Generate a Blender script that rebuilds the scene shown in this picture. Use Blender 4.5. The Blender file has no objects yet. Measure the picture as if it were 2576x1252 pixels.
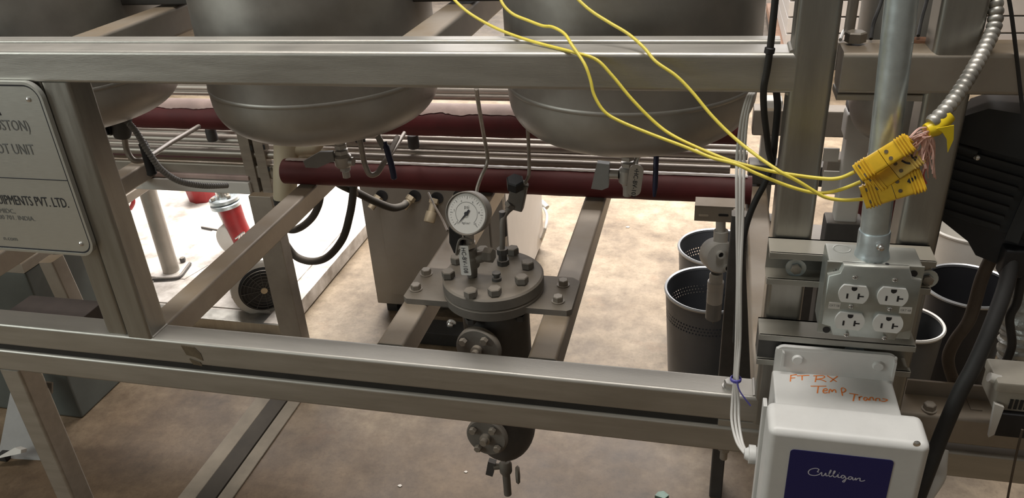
import bpy, bmesh, math, random
from mathutils import Vector, Matrix
random.seed(7)
S = bpy.context.scene
COL = S.collection
H0 = 1.5            # everything below is written with the camera at height 0; the floor is 1.5 m lower. Raised at the end.

# ------------------------------------------------------------------ camera
RX = Vector((0.97204036, 0.22783266, -0.05683148))   # camera right
RD = Vector((0.05937803, -0.47265647, -0.87924405))  # camera down
RF = Vector((-0.22718228, 0.85128616, -0.47296942))  # camera forward
F_PX, CX, CY = 2014.0, 1288.0, 626.0
CAM = Vector((0, -1, 0))
cd = bpy.data.cameras.new('camera'); cam = bpy.data.objects.new('camera', cd); COL.objects.link(cam)
cd.sensor_width = 36.0; cd.lens = F_PX / 2576 * 36.0; cd.clip_start = 0.02; cd.clip_end = 60
M = Matrix.Identity(4)
for i in range(3):
    M[i][0] = RX[i]; M[i][1] = -RD[i]; M[i][2] = -RF[i]; M[i][3] = CAM[i]
cam.matrix_world = M
S.camera = cam

def ray(px, py):
    return RX * (px - CX) + RD * (py - CY) + RF * F_PX
def at(px, py, Y):                    # point of the plane y = Y behind a photograph pixel
    d = ray(px, py); return CAM + d * ((Y - CAM.y) / d.y)
def atz(px, py, Z):                   # same on a horizontal plane
    d = ray(px, py); return CAM + d * ((Z - CAM.z) / d.z)

# ------------------------------------------------------------------ world, lights, exposure
W = bpy.data.worlds.new('World'); S.world = W; W.use_nodes = True
W.node_tree.nodes['Background'].inputs[0].default_value = (0.80, 0.78, 0.76, 1)
W.node_tree.nodes['Background'].inputs[1].default_value = 0.10

def area(name, loc, target, sx, sy, power, color, spread=180):
    l = bpy.data.lights.new(name, 'AREA'); l.shape = 'RECTANGLE'; l.size = sx; l.size_y = sy
    l.energy = power; l.color = color; l.spread = math.radians(spread)
    o = bpy.data.objects.new(name, l); COL.objects.link(o)
    o.location = loc
    o.rotation_euler = (Vector(target) - Vector(loc)).to_track_quat('-Z', 'Y').to_euler()
    return o
# daylight through the open loading door at the far side, then four added fill lights without real fixtures
area('door_daylight', (-1.4, 6.8, 0.7), (-1.0, 2.0, -0.6), 6.0, 3.6, 260, (1.0, 0.965, 0.95))
area('far_floor_fill', (-1.0, 2.7, 1.3), (-1.0, 2.55, -1.5), 4.5, 0.5, 195, (1.0, 0.955, 0.915), 100)  # added fill that brightens the far floor and platform
area('beam_top_fill', (-0.8, -0.1, 2.7), (-0.8, -0.08, -0.3), 3.0, 0.3, 50, (1.0, 0.97, 0.93), 125)  # unseen light added to brighten the upward faces of the beams
area('front_left_fill', (-3.4, -1.9, 0.5), (-1.1, 0.0, -0.5), 1.6, 1.2, 33, (0.93, 1.0, 0.95))  # added front fill for the vertical faces, no window stands here
area('right_top_fill', (0.4, -0.12, 2.9), (0.2, -0.05, -0.7), 1.6, 0.4, 15, (1.0, 0.97, 0.90))  # added overhead fill for the enclosure and conduit at right
S.view_settings.view_transform = 'Standard'; S.view_settings.look = 'None'
S.view_settings.exposure = 0.0; S.view_settings.gamma = 1.0
S.view_settings.use_curve_mapping = False

# ------------------------------------------------------------------ materials
def mat(name, col, rough=0.5, metal=0.0, var=0.0, vscale=8.0, bump=0.0, bscale=60.0, dust=0.0,
        dcol=(0.34, 0.28, 0.21), alpha=1.0, emit=None, streak=None, col2=None, rvar=0.0, trans=0.0):
    m = bpy.data.materials.new(name); m.use_nodes = True
    nt = m.node_tree; N = nt.nodes; L = nt.links; b = N['Principled BSDF']
    b.inputs['Base Color'].default_value = (*col, 1); b.inputs['Roughness'].default_value = rough
    b.inputs['Metallic'].default_value = metal
    if trans: b.inputs['Transmission Weight'].default_value = trans
    if alpha < 1: b.inputs['Alpha'].default_value = alpha
    geo = N.new('ShaderNodeNewGeometry')
    pos = geo.outputs['Position']
    cur = None
    if var or col2 or rvar:
        mp = N.new('ShaderNodeMapping'); L.new(pos, mp.inputs[0])
        if streak: mp.inputs['Scale'].default_value = streak
        n = N.new('ShaderNodeTexNoise'); n.inputs['Scale'].default_value = vscale; n.inputs['Detail'].default_value = 6; n.inputs['Roughness'].default_value = 0.62
        L.new(mp.outputs[0], n.inputs['Vector'])
        r = N.new('ShaderNodeValToRGB'); L.new(n.outputs['Fac'], r.inputs[0])
        r.color_ramp.elements[0].position = 0.33; r.color_ramp.elements[1].position = 0.68
        c2 = col2 if col2 else tuple(min(1, c * (1 + var)) for c in col)
        c1 = col if col2 else tuple(c * (1 - var) for c in col)
        r.color_ramp.elements[0].color = (*c1, 1); r.color_ramp.elements[1].color = (*c2, 1)
        cur = r.outputs[0]
        if rvar:
            mr = N.new('ShaderNodeMapRange'); L.new(n.outputs['Fac'], mr.inputs[0])
            mr.inputs[1].default_value = 0.3; mr.inputs[2].default_value = 0.7
            mr.inputs[3].default_value = rough - rvar; mr.inputs[4].default_value = rough + rvar
            L.new(mr.outputs[0], b.inputs['Roughness'])
    if dust:
        sx = N.new('ShaderNodeSeparateXYZ'); L.new(geo.outputs['Normal'], sx.inputs[0])
        mr = N.new('ShaderNodeMapRange'); L.new(sx.outputs[2], mr.inputs[0])
        mr.inputs[1].default_value = 0.15; mr.inputs[2].default_value = 0.95; mr.inputs[3].default_value = 0.0; mr.inputs[4].default_value = dust
        n2 = N.new('ShaderNodeTexNoise'); n2.inputs['Scale'].default_value = 9; n2.inputs['Detail'].default_value = 5; L.new(pos, n2.inputs['Vector'])
        mu = N.new('ShaderNodeMath'); mu.operation = 'MULTIPLY'; L.new(mr.outputs[0], mu.inputs[0])
        m2 = N.new('ShaderNodeMapRange'); L.new(n2.outputs['Fac'], m2.inputs[0]); m2.inputs[1].default_value = 0.25; m2.inputs[2].default_value = 0.6; m2.inputs[3].default_value = 0.45
        L.new(m2.outputs[0], mu.inputs[1])
        mx = N.new('ShaderNodeMix'); mx.data_type = 'RGBA'
        L.new(mu.outputs[0], mx.inputs[0])
        if cur: L.new(cur, mx.inputs[6])
        else: mx.inputs[6].default_value = (*col, 1)
        mx.inputs[7].default_value = (*dcol, 1)
        cur = mx.outputs[2]
        if metal:
            sb = N.new('ShaderNodeMath'); sb.operation = 'SUBTRACT'; sb.inputs[0].default_value = metal; sb.use_clamp = True
            L.new(mu.outputs[0], sb.inputs[1]); L.new(sb.outputs[0], b.inputs['Metallic'])
    if cur: L.new(cur, b.inputs['Base Color'])
    if bump:
        n3 = N.new('ShaderNodeTexNoise'); n3.inputs['Scale'].default_value = bscale; n3.inputs['Detail'].default_value = 4
        if streak:
            mp3 = N.new('ShaderNodeMapping'); mp3.inputs['Scale'].default_value = streak; L.new(pos, mp3.inputs[0]); L.new(mp3.outputs[0], n3.inputs['Vector'])
        else: L.new(pos, n3.inputs['Vector'])
        bp = N.new('ShaderNodeBump'); bp.inputs['Strength'].default_value = bump; bp.inputs['Distance'].default_value = 0.004
        L.new(n3.outputs['Fac'], bp.inputs['Height']); L.new(bp.outputs[0], b.inputs['Normal'])
    if emit:
        b.inputs['Emission Color'].default_value = (*emit[0], 1); b.inputs['Emission Strength'].default_value = emit[1]
    return m

steel = mat('brushed_steel', (0.46, 0.445, 0.41), 0.42, 0.85, 0.10, 6, 0.05, 90, streak=(1, 8, 8), rvar=0.05, dust=0.5, dcol=(0.46, 0.42, 0.37))
steel_dusty = mat('dusty_steel', (0.38, 0.345, 0.30), 0.50, 0.7, 0.16, 7, 0.05, 80, dust=0.9, dcol=(0.23, 0.165, 0.10), rvar=0.05)
steel_post = mat('post_steel', (0.36, 0.35, 0.32), 0.38, 0.9, 0.12, 5, 0.04, 90, streak=(8, 8, 1), rvar=0.06)
tank_steel = mat('tank_steel', (0.40, 0.385, 0.355), 0.44, 0.8, 0.20, 5, 0.03, 70, rvar=0.07)
tank_shaded = mat('tank_steel_shaded', (0.34, 0.325, 0.30), 0.45, 0.78, 0.24, 5, 0.03, 65, rvar=0.08)  # shade on the tank sides put into a darker copy of tank_steel
tank_dark = mat('tank_steel_deep_shade', (0.25, 0.24, 0.225), 0.46, 0.75, 0.30, 6, 0.03, 60, rvar=0.08)  # unused copy with still deeper shade in its colour
cast = mat('dusty_cast_steel', (0.20, 0.185, 0.165), 0.62, 0.35, 0.15, 12, 0.08, 120, dust=0.75, dcol=(0.235, 0.185, 0.13))
cast_dark = mat('dark_cast_steel', (0.085, 0.082, 0.08), 0.6, 0.3, 0.2, 14, 0.06, 120, dust=0.35)
boltm = mat('bolt_steel', (0.33, 0.30, 0.26), 0.45, 0.6, 0.12, 20, dust=0.6, dcol=(0.30, 0.24, 0.175))
bolt_bright = mat('bright_bolt', (0.62, 0.61, 0.58), 0.3, 0.9, 0.05, 20)
zinc = mat('galvanized_zinc', (0.62, 0.70, 0.73), 0.36, 0.8, 0.10, 45, 0.02, 200, rvar=0.06)
zinc_box = mat('zinc_box', (0.44, 0.47, 0.45), 0.40, 0.8, 0.08, 40, 0.02, 150, dust=0.55, dcol=(0.40, 0.35, 0.28), rvar=0.05)
strutm = mat('strut_steel', (0.36, 0.355, 0.325), 0.45, 0.7, 0.10, 14, dust=0.6, dcol=(0.36, 0.31, 0.23))
valve_steel = mat('valve_steel', (0.50, 0.48, 0.45), 0.38, 0.8, 0.12, 25, dust=0.2)
chrome = mat('bright_steel', (0.75, 0.74, 0.72), 0.2, 0.95)
black = mat('black_plastic', (0.014, 0.014, 0.016), 0.5, 0, 0.3, 20)
black_rub = mat('black_rubber', (0.022, 0.021, 0.020), 0.62, 0, 0.2, 20)
motor_black = mat('black_casing', (0.018, 0.020, 0.022), 0.45, 0.1, 0.25, 9, dust=0.28, dcol=(0.14, 0.10, 0.075))
hose_m = mat('dusty_hose', (0.045, 0.040, 0.034), 0.7, 0, 0.2, 16, dust=0.35, dcol=(0.24, 0.20, 0.15))
brown_cable = mat('brown_cable', (0.10, 0.075, 0.055), 0.6, 0, 0.2, 16)
red = mat('dark_red_lagging', (0.105, 0.013, 0.015), 0.6, 0, 0.25, 7, 0.15, 30, dust=0.30, dcol=(0.22, 0.11, 0.095))
red_bright = mat('red_paint', (0.28, 0.012, 0.014), 0.45, 0, 0.2, 14)
foil = mat('dusty_foil', (0.55, 0.49, 0.44), 0.38, 0.55, 0.15, 14, 0.2, 45, dust=0.55, dcol=(0.50, 0.42, 0.38))
pinkdust = mat('dusty_lagging', (0.42, 0.31, 0.28), 0.7, 0.05, 0.2, 12, 0.25, 35)
pipe_m = mat('dusty_pipe', (0.36, 0.325, 0.285), 0.40, 0.7, 0.15, 9, streak=(1, 5, 5), dust=0.5, dcol=(0.30, 0.25, 0.21))
cream = mat('cream_plastic', (0.56, 0.49, 0.35), 0.5, 0, 0.08, 8)
white_pl = mat('white_plastic', (0.62, 0.60, 0.56), 0.45, 0, 0.05, 9, dust=0.25, dcol=(0.50, 0.45, 0.38))
encl = mat('enclosure_plastic', (0.66, 0.655, 0.635), 0.42, 0, 0.06, 16, 0.02, 300, dust=0.15, dcol=(0.62, 0.58, 0.52))
outlet_white = mat('outlet_white', (0.80, 0.80, 0.78), 0.35)
white_cab = mat('white_cable', (0.72, 0.70, 0.67), 0.4)
grey_pl = mat('grey_plastic', (0.28, 0.275, 0.265), 0.5, 0, 0.1, 14)
grey_dark = mat('dark_grey_plastic', (0.085, 0.088, 0.09), 0.45, 0, 0.1, 10)
yellow = mat('yellow_insulation', (0.80, 0.66, 0.09), 0.42, 0, 0.06, 14)
yellow_con = mat('yellow_connector', (0.76, 0.47, 0.025), 0.40, 0, 0.10, 60)
yellow_dirty = mat('faded_yellow_connector', (0.70, 0.50, 0.12), 0.48, 0, 0.15, 60)
tape_y = mat('yellow_tape', (0.82, 0.60, 0.02), 0.35)
pink = mat('frayed_pink', (0.80, 0.50, 0.43), 0.7, 0, 0.3, 80)
blue = mat('blue_label', (0.012, 0.013, 0.12), 0.35)
blue_tie = mat('blue_tie', (0.10, 0.09, 0.42), 0.4)
navy = mat('navy_grip', (0.012, 0.013, 0.045), 0.45)
ink = mat('dark_ink', (0.02, 0.02, 0.025), 0.6)
ink_soft = mat('faint_ink', (0.16, 0.16, 0.155), 0.6)
white_ink = mat('white_ink', (0.62, 0.62, 0.72), 0.5)
orange_ink = mat('orange_marker', (0.74, 0.20, 0.035), 0.6)
plate_m = mat('brushed_plate', (0.60, 0.60, 0.56), 0.40, 0.85, 0.05, 50, 0.02, 120, streak=(1, 10, 30), rvar=0.04)
dial_m = mat('dial_white', (0.66, 0.64, 0.60), 0.4)
bin_m = mat('bin_grey_steel', (0.12, 0.125, 0.135), 0.42, 0.35, 0.1, 8)
bin_dark = mat('black_bin', (0.022, 0.022, 0.025), 0.5, 0.1, 0.1, 8)
bin_rim = mat('bin_rim_steel', (0.40, 0.41, 0.42), 0.35, 0.7)
plat_m = mat('white_platform', (0.30, 0.265, 0.23), 0.55, 0.1, 0.0, 13, 0.05, 60, col2=(0.64, 0.60, 0.56), rvar=0.1)
cab_m = mat('cabinet_steel', (0.27, 0.25, 0.225), 0.45, 0.6, 0.12, 4, rvar=0.06, dust=0.3)
cab_side = mat('lit_side_and_board_white', (0.62, 0.58, 0.54), 0.5, 0.1, 0.05, 6)  # white of the boards; on the cabinet it paints daylight onto the side
brown_tape = mat('tape_residue', (0.13, 0.098, 0.06), 0.7, 0, 0.25, 60)
foil_wrap = mat('silver_wrap', (0.58, 0.60, 0.58), 0.38, 0.55, 0.25, 60, 0.9, 70)
brass = mat('dusty_brass', (0.50, 0.42, 0.30), 0.4, 0.5, 0.1, 20, dust=0.2)
rustm = mat('rust_spot', (0.22, 0.10, 0.05), 0.8, 0, 0.3, 60)
teal = mat('teal_scrap', (0.16, 0.24, 0.20), 0.6, 0, 0.2, 40)
pale = mat('pale_scrap', (0.62, 0.58, 0.52), 0.6)
wallm = mat('wall_paint', (0.50, 0.49, 0.46), 0.8, 0, 0.05, 2)
ceilm = mat('ceiling_paint', (0.45, 0.44, 0.42), 0.9, 0, 0.05, 2)

# concrete floor: large blotches, stains, fine speckle, faint broom lines
def concrete():
    m = bpy.data.materials.new('stained_concrete'); m.use_nodes = True
    nt = m.node_tree; N = nt.nodes; L = nt.links; b = N['Principled BSDF']
    geo = N.new('ShaderNodeNewGeometry')
    def noise(s, d=6, r=0.6, sc=None):
        n = N.new('ShaderNodeTexNoise'); n.inputs['Scale'].default_value = s; n.inputs['Detail'].default_value = d; n.inputs['Roughness'].default_value = r
        if sc:
            mp = N.new('ShaderNodeMapping'); mp.inputs['Scale'].default_value = sc; L.new(geo.outputs['Position'], mp.inputs[0]); L.new(mp.outputs[0], n.inputs['Vector'])
        else: L.new(geo.outputs['Position'], n.inputs['Vector'])
        return n.outputs['Fac']
    def ramp(f, p0, c0, p1, c1):
        r = N.new('ShaderNodeValToRGB'); L.new(f, r.inputs[0]); e = r.color_ramp.elements
        e[0].position = p0; e[0].color = (*c0, 1); e[1].position = p1; e[1].color = (*c1, 1); return r.outputs[0]
    def mix(f, a, c, mode='MIX'):
        x = N.new('ShaderNodeMix'); x.data_type = 'RGBA'; x.blend_type = mode
        if isinstance(f, float): x.inputs[0].default_value = f
        else: L.new(f, x.inputs[0])
        L.new(a, x.inputs[6]); L.new(c, x.inputs[7]); return x.outputs[2]
    base = ramp(noise(1.7, 9, 0.66), 0.34, (0.120, 0.082, 0.046), 0.64, (0.34, 0.270, 0.185))
    blot = ramp(noise(7.5, 9, 0.75), 0.38, (0.42, 0.37, 0.31), 0.62, (1.10, 1.10, 1.10))
    c = mix(0.75, base, blot, 'MULTIPLY')
    spk = ramp(noise(95, 3, 0.5), 0.30, (0.72, 0.68, 0.62), 0.45, (1, 1, 1))
    c = mix(0.6, c, spk, 'MULTIPLY')
    rf = ramp(noise(4.3, 5, 0.6, (1, 1.4, 1)), 0.62, (0, 0, 0), 0.74, (1, 1, 1))
    rust = N.new('ShaderNodeRGB'); rust.outputs[0].default_value = (0.24, 0.125, 0.06, 1)
    sc = N.new('ShaderNodeMath'); sc.operation = 'MULTIPLY'; L.new(rf, sc.inputs[0]); sc.inputs[1].default_value = 0.4
    c = mix(sc.outputs[0], c, rust.outputs[0])
    # brown staining plus painted shade on the slab under the tank frame, ragged edge
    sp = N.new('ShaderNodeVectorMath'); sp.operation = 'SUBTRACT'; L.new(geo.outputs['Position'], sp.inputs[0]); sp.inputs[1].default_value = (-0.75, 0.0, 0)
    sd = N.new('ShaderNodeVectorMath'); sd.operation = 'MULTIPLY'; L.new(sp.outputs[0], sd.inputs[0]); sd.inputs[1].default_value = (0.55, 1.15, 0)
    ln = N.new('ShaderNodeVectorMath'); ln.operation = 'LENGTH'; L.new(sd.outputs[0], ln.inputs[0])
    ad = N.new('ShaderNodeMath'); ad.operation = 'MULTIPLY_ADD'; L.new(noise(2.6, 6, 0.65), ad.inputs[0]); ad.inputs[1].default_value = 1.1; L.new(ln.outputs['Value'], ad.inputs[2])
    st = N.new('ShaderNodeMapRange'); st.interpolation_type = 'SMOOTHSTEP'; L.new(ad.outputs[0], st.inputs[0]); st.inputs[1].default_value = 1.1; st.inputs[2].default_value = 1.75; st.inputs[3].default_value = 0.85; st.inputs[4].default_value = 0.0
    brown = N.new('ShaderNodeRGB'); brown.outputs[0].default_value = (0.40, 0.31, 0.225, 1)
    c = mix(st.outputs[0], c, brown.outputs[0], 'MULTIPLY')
    L.new(c, b.inputs['Base Color'])
    rr = N.new('ShaderNodeMapRange'); L.new(noise(5, 5), rr.inputs[0]); rr.inputs[3].default_value = 0.45; rr.inputs[4].default_value = 0.72
    L.new(rr.outputs[0], b.inputs['Roughness'])
    bp = N.new('ShaderNodeBump'); bp.inputs['Strength'].default_value = 0.12; bp.inputs['Distance'].default_value = 0.003
    L.new(noise(60, 5), bp.inputs['Height']); L.new(bp.outputs[0], b.inputs['Normal'])
    return m
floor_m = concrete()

# ------------------------------------------------------------------ mesh helpers
def frame(d):
    d = Vector(d).normalized()
    a = Vector((0, 0, 1)) if abs(d.z) < 0.9 else Vector((1, 0, 0))
    u = a.cross(d).normalized(); return u, d.cross(u).normalized(), d
def smooth(pts, n=6):
    P = [Vector(p) for p in pts]
    if len(P) < 3: return P
    out = []
    for i in range(len(P) - 1):
        p0 = P[max(i - 1, 0)]; p1 = P[i]; p2 = P[i + 1]; p3 = P[min(i + 2, len(P) - 1)]
        for k in range(n):
            t = k / n
            out.append(0.5 * ((2 * p1) + (p2 - p0) * t + (2 * p0 - 5 * p1 + 4 * p2 - p3) * t * t + (3 * p1 - p0 - 3 * p2 + p3) * t ** 3))
    out.append(P[-1]); return out
class MB:
    def __init__(s): s.v = []; s.f = []; s.flat = False
    def add(s, v, f):
        n = len(s.v); s.v += [Vector(x) for x in v]; s.f += [tuple(i + n for i in q) for q in f]; return s
    def box(s, x0, x1, y0, y1, z0, z1, bev=0.0, seg=2, mtx=None):
        bm = bmesh.new(); bmesh.ops.create_cube(bm, size=1)
        for v in bm.verts:
            v.co = Vector(((x0 + x1) / 2 + v.co.x * (x1 - x0), (y0 + y1) / 2 + v.co.y * (y1 - y0), (z0 + z1) / 2 + v.co.z * (z1 - z0)))
        s.flat = s.flat or bool(bev)
        if bev: bmesh.ops.bevel(bm, geom=bm.edges[:], offset=bev, segments=seg, affect='EDGES', profile=0.5)
        if mtx: bm.transform(mtx)
        bm.verts.index_update()
        s.add([v.co.copy() for v in bm.verts], [[v.index for v in f.verts] for f in bm.faces]); bm.free(); return s
    def prism(s, poly, o, u, v, n, t):
        o, u, v, n = Vector(o), Vector(u), Vector(v), Vector(n); k = len(poly); s.flat = True
        a = [o + u * p[0] + v * p[1] for p in poly]; b = [q + n * t for q in a]
        s.add(a + b, [tuple(range(k))[::-1], tuple(range(k, 2 * k))] + [(i, (i + 1) % k, k + (i + 1) % k, k + i) for i in range(k)]); return s
    def bar(s, p0, p1, w, h, r=0.005, up=(0, 0, 1), seg=3):
        p0, p1 = Vector(p0), Vector(p1); d = (p1 - p0); n = d.normalized()
        u = n.cross(Vector(up)).normalized(); v = u.cross(n).normalized()
        return s.prism(rrect(w, h, r, seg), p0, u, v, n, d.length)
    def tube(s, pts, r, n=10, cap=True):
        P = [Vector(p) for p in pts]; R = r if isinstance(r, (list, tuple)) else [r] * len(P)
        t = (P[1] - P[0]).normalized(); u, v, _ = frame(t); vs = []; fs = []
        for i, p in enumerate(P):
            t2 = (P[min(i + 1, len(P) - 1)] - P[max(i - 1, 0)]).normalized()
            q = t.rotation_difference(t2); u = q @ u; u = (u - t2 * u.dot(t2)).normalized(); v = t2.cross(u); t = t2
            for k in range(n):
                a = 2 * math.pi * k / n; vs.append(p + (u * math.cos(a) + v * math.sin(a)) * R[i])
        for i in range(len(P) - 1):
            for k in range(n):
                fs.append((i * n + k, i * n + (k + 1) % n, (i + 1) * n + (k + 1) % n, (i + 1) * n + k))
        if cap: fs += [tuple(range(n))[::-1], tuple(range((len(P) - 1) * n, len(P) * n))]
        return s.add(vs, fs)
    def cyl(s, p0, p1, r0, r1=None, n=20):
        return s.tube([p0, p1], [r0, r0 if r1 is None else r1], n)
    def lathe(s, prof, o, d=(0, 0, 1), n=32, skip=None):
        u, v, d = frame(d); o = Vector(o); vs = []; fs = []
        for r, z in prof:
            for k in range(n):
                a = 2 * math.pi * k / n; vs.append(o + d * z + (u * math.cos(a) + v * math.sin(a)) * max(r, 1e-5))
        for i in range(len(prof) - 1):
            for k in range(n):
                if skip and skip(i, k): continue
                fs.append((i * n + k, i * n + (k + 1) % n, (i + 1) * n + (k + 1) % n, (i + 1) * n + k))
        return s.add(vs, fs)
    def bolt(s, o, d, r, h, washer=True, a0=0.3):
        u, v, d = frame(d); o = Vector(o)
        hexp = lambda q: [(q * math.cos(a0 + math.pi / 3 * k), q * math.sin(a0 + math.pi / 3 * k)) for k in range(6)]
        if washer: s.lathe([(0, 0), (r * 1.22, 0), (r * 1.22, h * 0.18), (0, h * 0.18)], o, d, 16)
        vs = []
        for q, z in ((r, h * 0.18), (r, h * 0.9), (r * 0.86, h)): vs += [o + u * p[0] + v * p[1] + d * z for p in hexp(q)]
        fs = [tuple(range(12, 18))] + [(j * 6 + k, j * 6 + (k + 1) % 6, j * 6 + 6 + (k + 1) % 6, j * 6 + 6 + k) for j in range(2) for k in range(6)]
        return s.add(vs, fs)
    def sph(s, c, r, n=12):
        return s.lathe([(r * math.sin(math.pi * i / n), -r * math.cos(math.pi * i / n)) for i in range(n + 1)], c, (0, 0, 1), n * 2)
    def ribbon(s, pts, w, nrm, t=0.0003):            # a flat marker stroke lying on a plane
        P = [Vector(p) for p in pts]; nrm = Vector(nrm).normalized()
        vs = []; fs = []
        for i, p in enumerate(P):
            d = (P[min(i + 1, len(P) - 1)] - P[max(i - 1, 0)]).normalized(); q = d.cross(nrm).normalized() * w / 2
            vs += [p - q + nrm * t, p + q + nrm * t]
        for i in range(len(P) - 1): fs.append((2 * i, 2 * i + 1, 2 * i + 3, 2 * i + 2))
        return s.add(vs, fs)
    def build(s, name, m, parent=None, ang=38):
        me = bpy.data.meshes.new(name)
        if parent is None:
            lo = Vector((min(v.x for v in s.v), min(v.y for v in s.v), min(v.z for v in s.v))); hi = Vector((max(v.x for v in s.v), max(v.y for v in s.v), max(v.z for v in s.v)))
            org = Vector(((lo.x + hi.x) / 2, (lo.y + hi.y) / 2, lo.z)); loc = org
        else:
            org = wloc(parent); loc = Vector((0, 0, 0))
        me.from_pydata([v - org for v in s.v], [], s.f)
        bm = bmesh.new(); bm.from_mesh(me); bmesh.ops.recalc_face_normals(bm, faces=bm.faces[:]); bm.to_mesh(me); bm.free()
        me.polygons.foreach_set('use_smooth', [True] * len(me.polygons)); me.set_sharp_from_angle(angle=math.radians(ang)); me.update()
        me.materials.append(m)
        o = bpy.data.objects.new(name, me); COL.objects.link(o); o.location = loc
        if s.flat:                                   # keep the flat faces flat between rounded edges
            wn = o.modifiers.new('weighted_normal', 'WEIGHTED_NORMAL'); wn.mode = 'FACE_AREA'; wn.weight = 100; wn.keep_sharp = True
        if parent is not None: o.parent = parent
        return o
def wloc(o):
    p = Vector(o.location); q = o.parent
    while q is not None: p += q.location; q = q.parent
    return p
def rrect(w, h, r, seg=3):
    r = min(r, w / 2 * 0.999, h / 2 * 0.999); out = []
    for cx, cy, a in ((w / 2 - r, h / 2 - r, 0), (-w / 2 + r, h / 2 - r, 90), (-w / 2 + r, -h / 2 + r, 180), (w / 2 - r, -h / 2 + r, 270)):
        for k in range(seg + 1):
            t = math.radians(a + 90 * k / seg); out.append((cx + r * math.cos(t), cy + r * math.sin(t)))
    return out
def thing(name, label, cat, loc, group=None):
    o = bpy.data.objects.new(name, None); COL.objects.link(o); o.location = loc; o.empty_display_size = 0.05
    o['label'] = label; o['category'] = cat
    if group: o['group'] = group
    return o
def tag(o, label, cat, group=None):
    o['label'] = label; o['category'] = cat
    if group: o['group'] = group
    return o
def structure(o): o['kind'] = 'structure'; return o
def text(name, s, size, o, u, v, m, parent, align='LEFT', sx=1.0):
    cu = bpy.data.curves.new(name, 'FONT'); cu.body = s; cu.size = size; cu.align_x = align; cu.align_y = 'CENTER'; cu.resolution_u = 2
    t = bpy.data.objects.new(name, cu); COL.objects.link(t); bpy.context.view_layer.update()
    me0 = bpy.data.meshes.new_from_object(t.evaluated_get(bpy.context.evaluated_depsgraph_get()))
    b = MB(); o, u, v = Vector(o), Vector(u).normalized(), Vector(v).normalized()
    b.add([o + u * p.co.x * sx + v * p.co.y for p in me0.vertices], [tuple(f.vertices) for f in me0.polygons])
    bpy.data.objects.remove(t); bpy.data.meshes.remove(me0); bpy.data.curves.remove(cu)
    return b.build(name, m, parent)
def bx(name, m, parent, *a, **k): return MB().box(*a, **k).build(name, m, parent)
def bar(name, m, parent, p0, p1, w, h, r=0.005, up=(0, 0, 1)): return MB().bar(p0, p1, w, h, r, up).build(name, m, parent)
def tube(name, m, parent, pts, r, n=10, sm=6): return MB().tube(smooth(pts, sm) if sm else pts, r, n).build(name, m, parent)
def cyl(name, m, parent, p0, p1, r0, r1=None, n=20): return MB().cyl(p0, p1, r0, r1, n).build(name, m, parent)
def lathe(name, m, parent, prof, o, d=(0, 0, 1), n=32): return MB().lathe(prof, o, d, n).build(name, m, parent)
V = Vector
FZ = -1.5

# ------------------------------------------------------------------ room
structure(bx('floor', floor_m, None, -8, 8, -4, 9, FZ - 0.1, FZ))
structure(bx('wall_left', wallm, None, -8.1, -8, -4, 9, FZ, 3.2))
structure(bx('wall_right', wallm, None, 8, 8.1, -4, 9, FZ, 3.2))
structure(bx('wall_front', wallm, None, -8, 8, -4.1, -4, FZ, 3.2))
wb = MB(); wb.box(-8, -4.4, 9, 9.1, FZ, 3.2); wb.box(2.0, 8, 9, 9.1, FZ, 3.2); wb.box(-4.4, 2.0, 9, 9.1, 2.4, 3.2)
structure(wb.build('wall_back', wallm))
structure(bx('ceiling', ceilm, None, -8.1, 8.1, -4.1, 9.1, 3.2, 3.3))

# ------------------------------------------------------------------ main skid frame (welded 50 mm square tube)
sf = thing('skid_frame', 'welded stainless steel square-tube frame that carries the big round tanks', 'frame', (-0.43, 0.4, -0.835))
T, ZT, ZL = 0.05, -0.291, -0.810           # tube size, upper and lower rail centre heights
bar('top_beam', steel, sf, (-2.2, 0.025, ZT), (0.101, 0.025, ZT), T, T, 0.006)
bar('edge_strip', steel, sf, (-2.2, 0.0685, -0.2835), (0.084, 0.0685, -0.2835), 0.026, 0.039, 0.004)
lb = bar('lower_beam', steel, sf, (-2.2, 0.025, ZL), (0.101, 0.025, ZL), T, T, 0.006)
bar('post', steel_post, sf, (-0.972, 0.025, -0.786), (-0.972, 0.025, -0.315), T, T, 0.006, (0, 1, 0))
bar('panel_post', steel_post, sf, (-1.0225, 0.028, -0.786), (-1.0225, 0.028, -0.315), 0.043, 0.046, 0.006, (0, 1, 0))
rp = bar('post', steel_post, sf, (0.1195, 0.0246, -0.8355), (0.1195, 0.0246, 0.45), T, T, 0.007, (0, 1, 0))
# weld fillets where rails meet the posts
for i, (x, z) in enumerate(((-0.947, -0.786), (0.0945, -0.786), (0.0945, -0.266), (0.0945, -0.3155))):
    MB().tube([(x, 0.004, z), (x, 0.047, z)], 0.0035, 8).build('weld', steel, sf)
for x in (-1.535, -0.972, -0.411):
    bar('upper_crossbar', steel_dusty, sf, (x, 0.0815, ZT), (x, 0.75, ZT), T, T, 0.006)
bar('lower_crossbar', steel_dusty, sf, (-0.972, 0.05, ZL), (-0.972, 0.805, ZL), T, T, 0.006)
bar('lower_crossbar', steel_dusty, sf, (-1.535, 0.05, ZL), (-1.535, 0.805, ZL), T, T, 0.006)
bar('support_rail', steel_dusty, sf, (-0.509, 0.05, ZL), (-0.509, 0.805, ZL), T, T, 0.006)
bar('support_rail', steel_dusty, sf, (-0.241, 0.05, ZL), (-0.241, 0.805, ZL), T, T, 0.006)
bar('lower_crossbar', steel_dusty, sf, (0.1195, 0.05, ZL), (0.1195, 0.805, ZL), T, T, 0.006)
bar('rear_beam', steel_dusty, sf, (-2.2, 0.775, ZT), (0.145, 0.775, ZT), T, T, 0.006)
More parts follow.
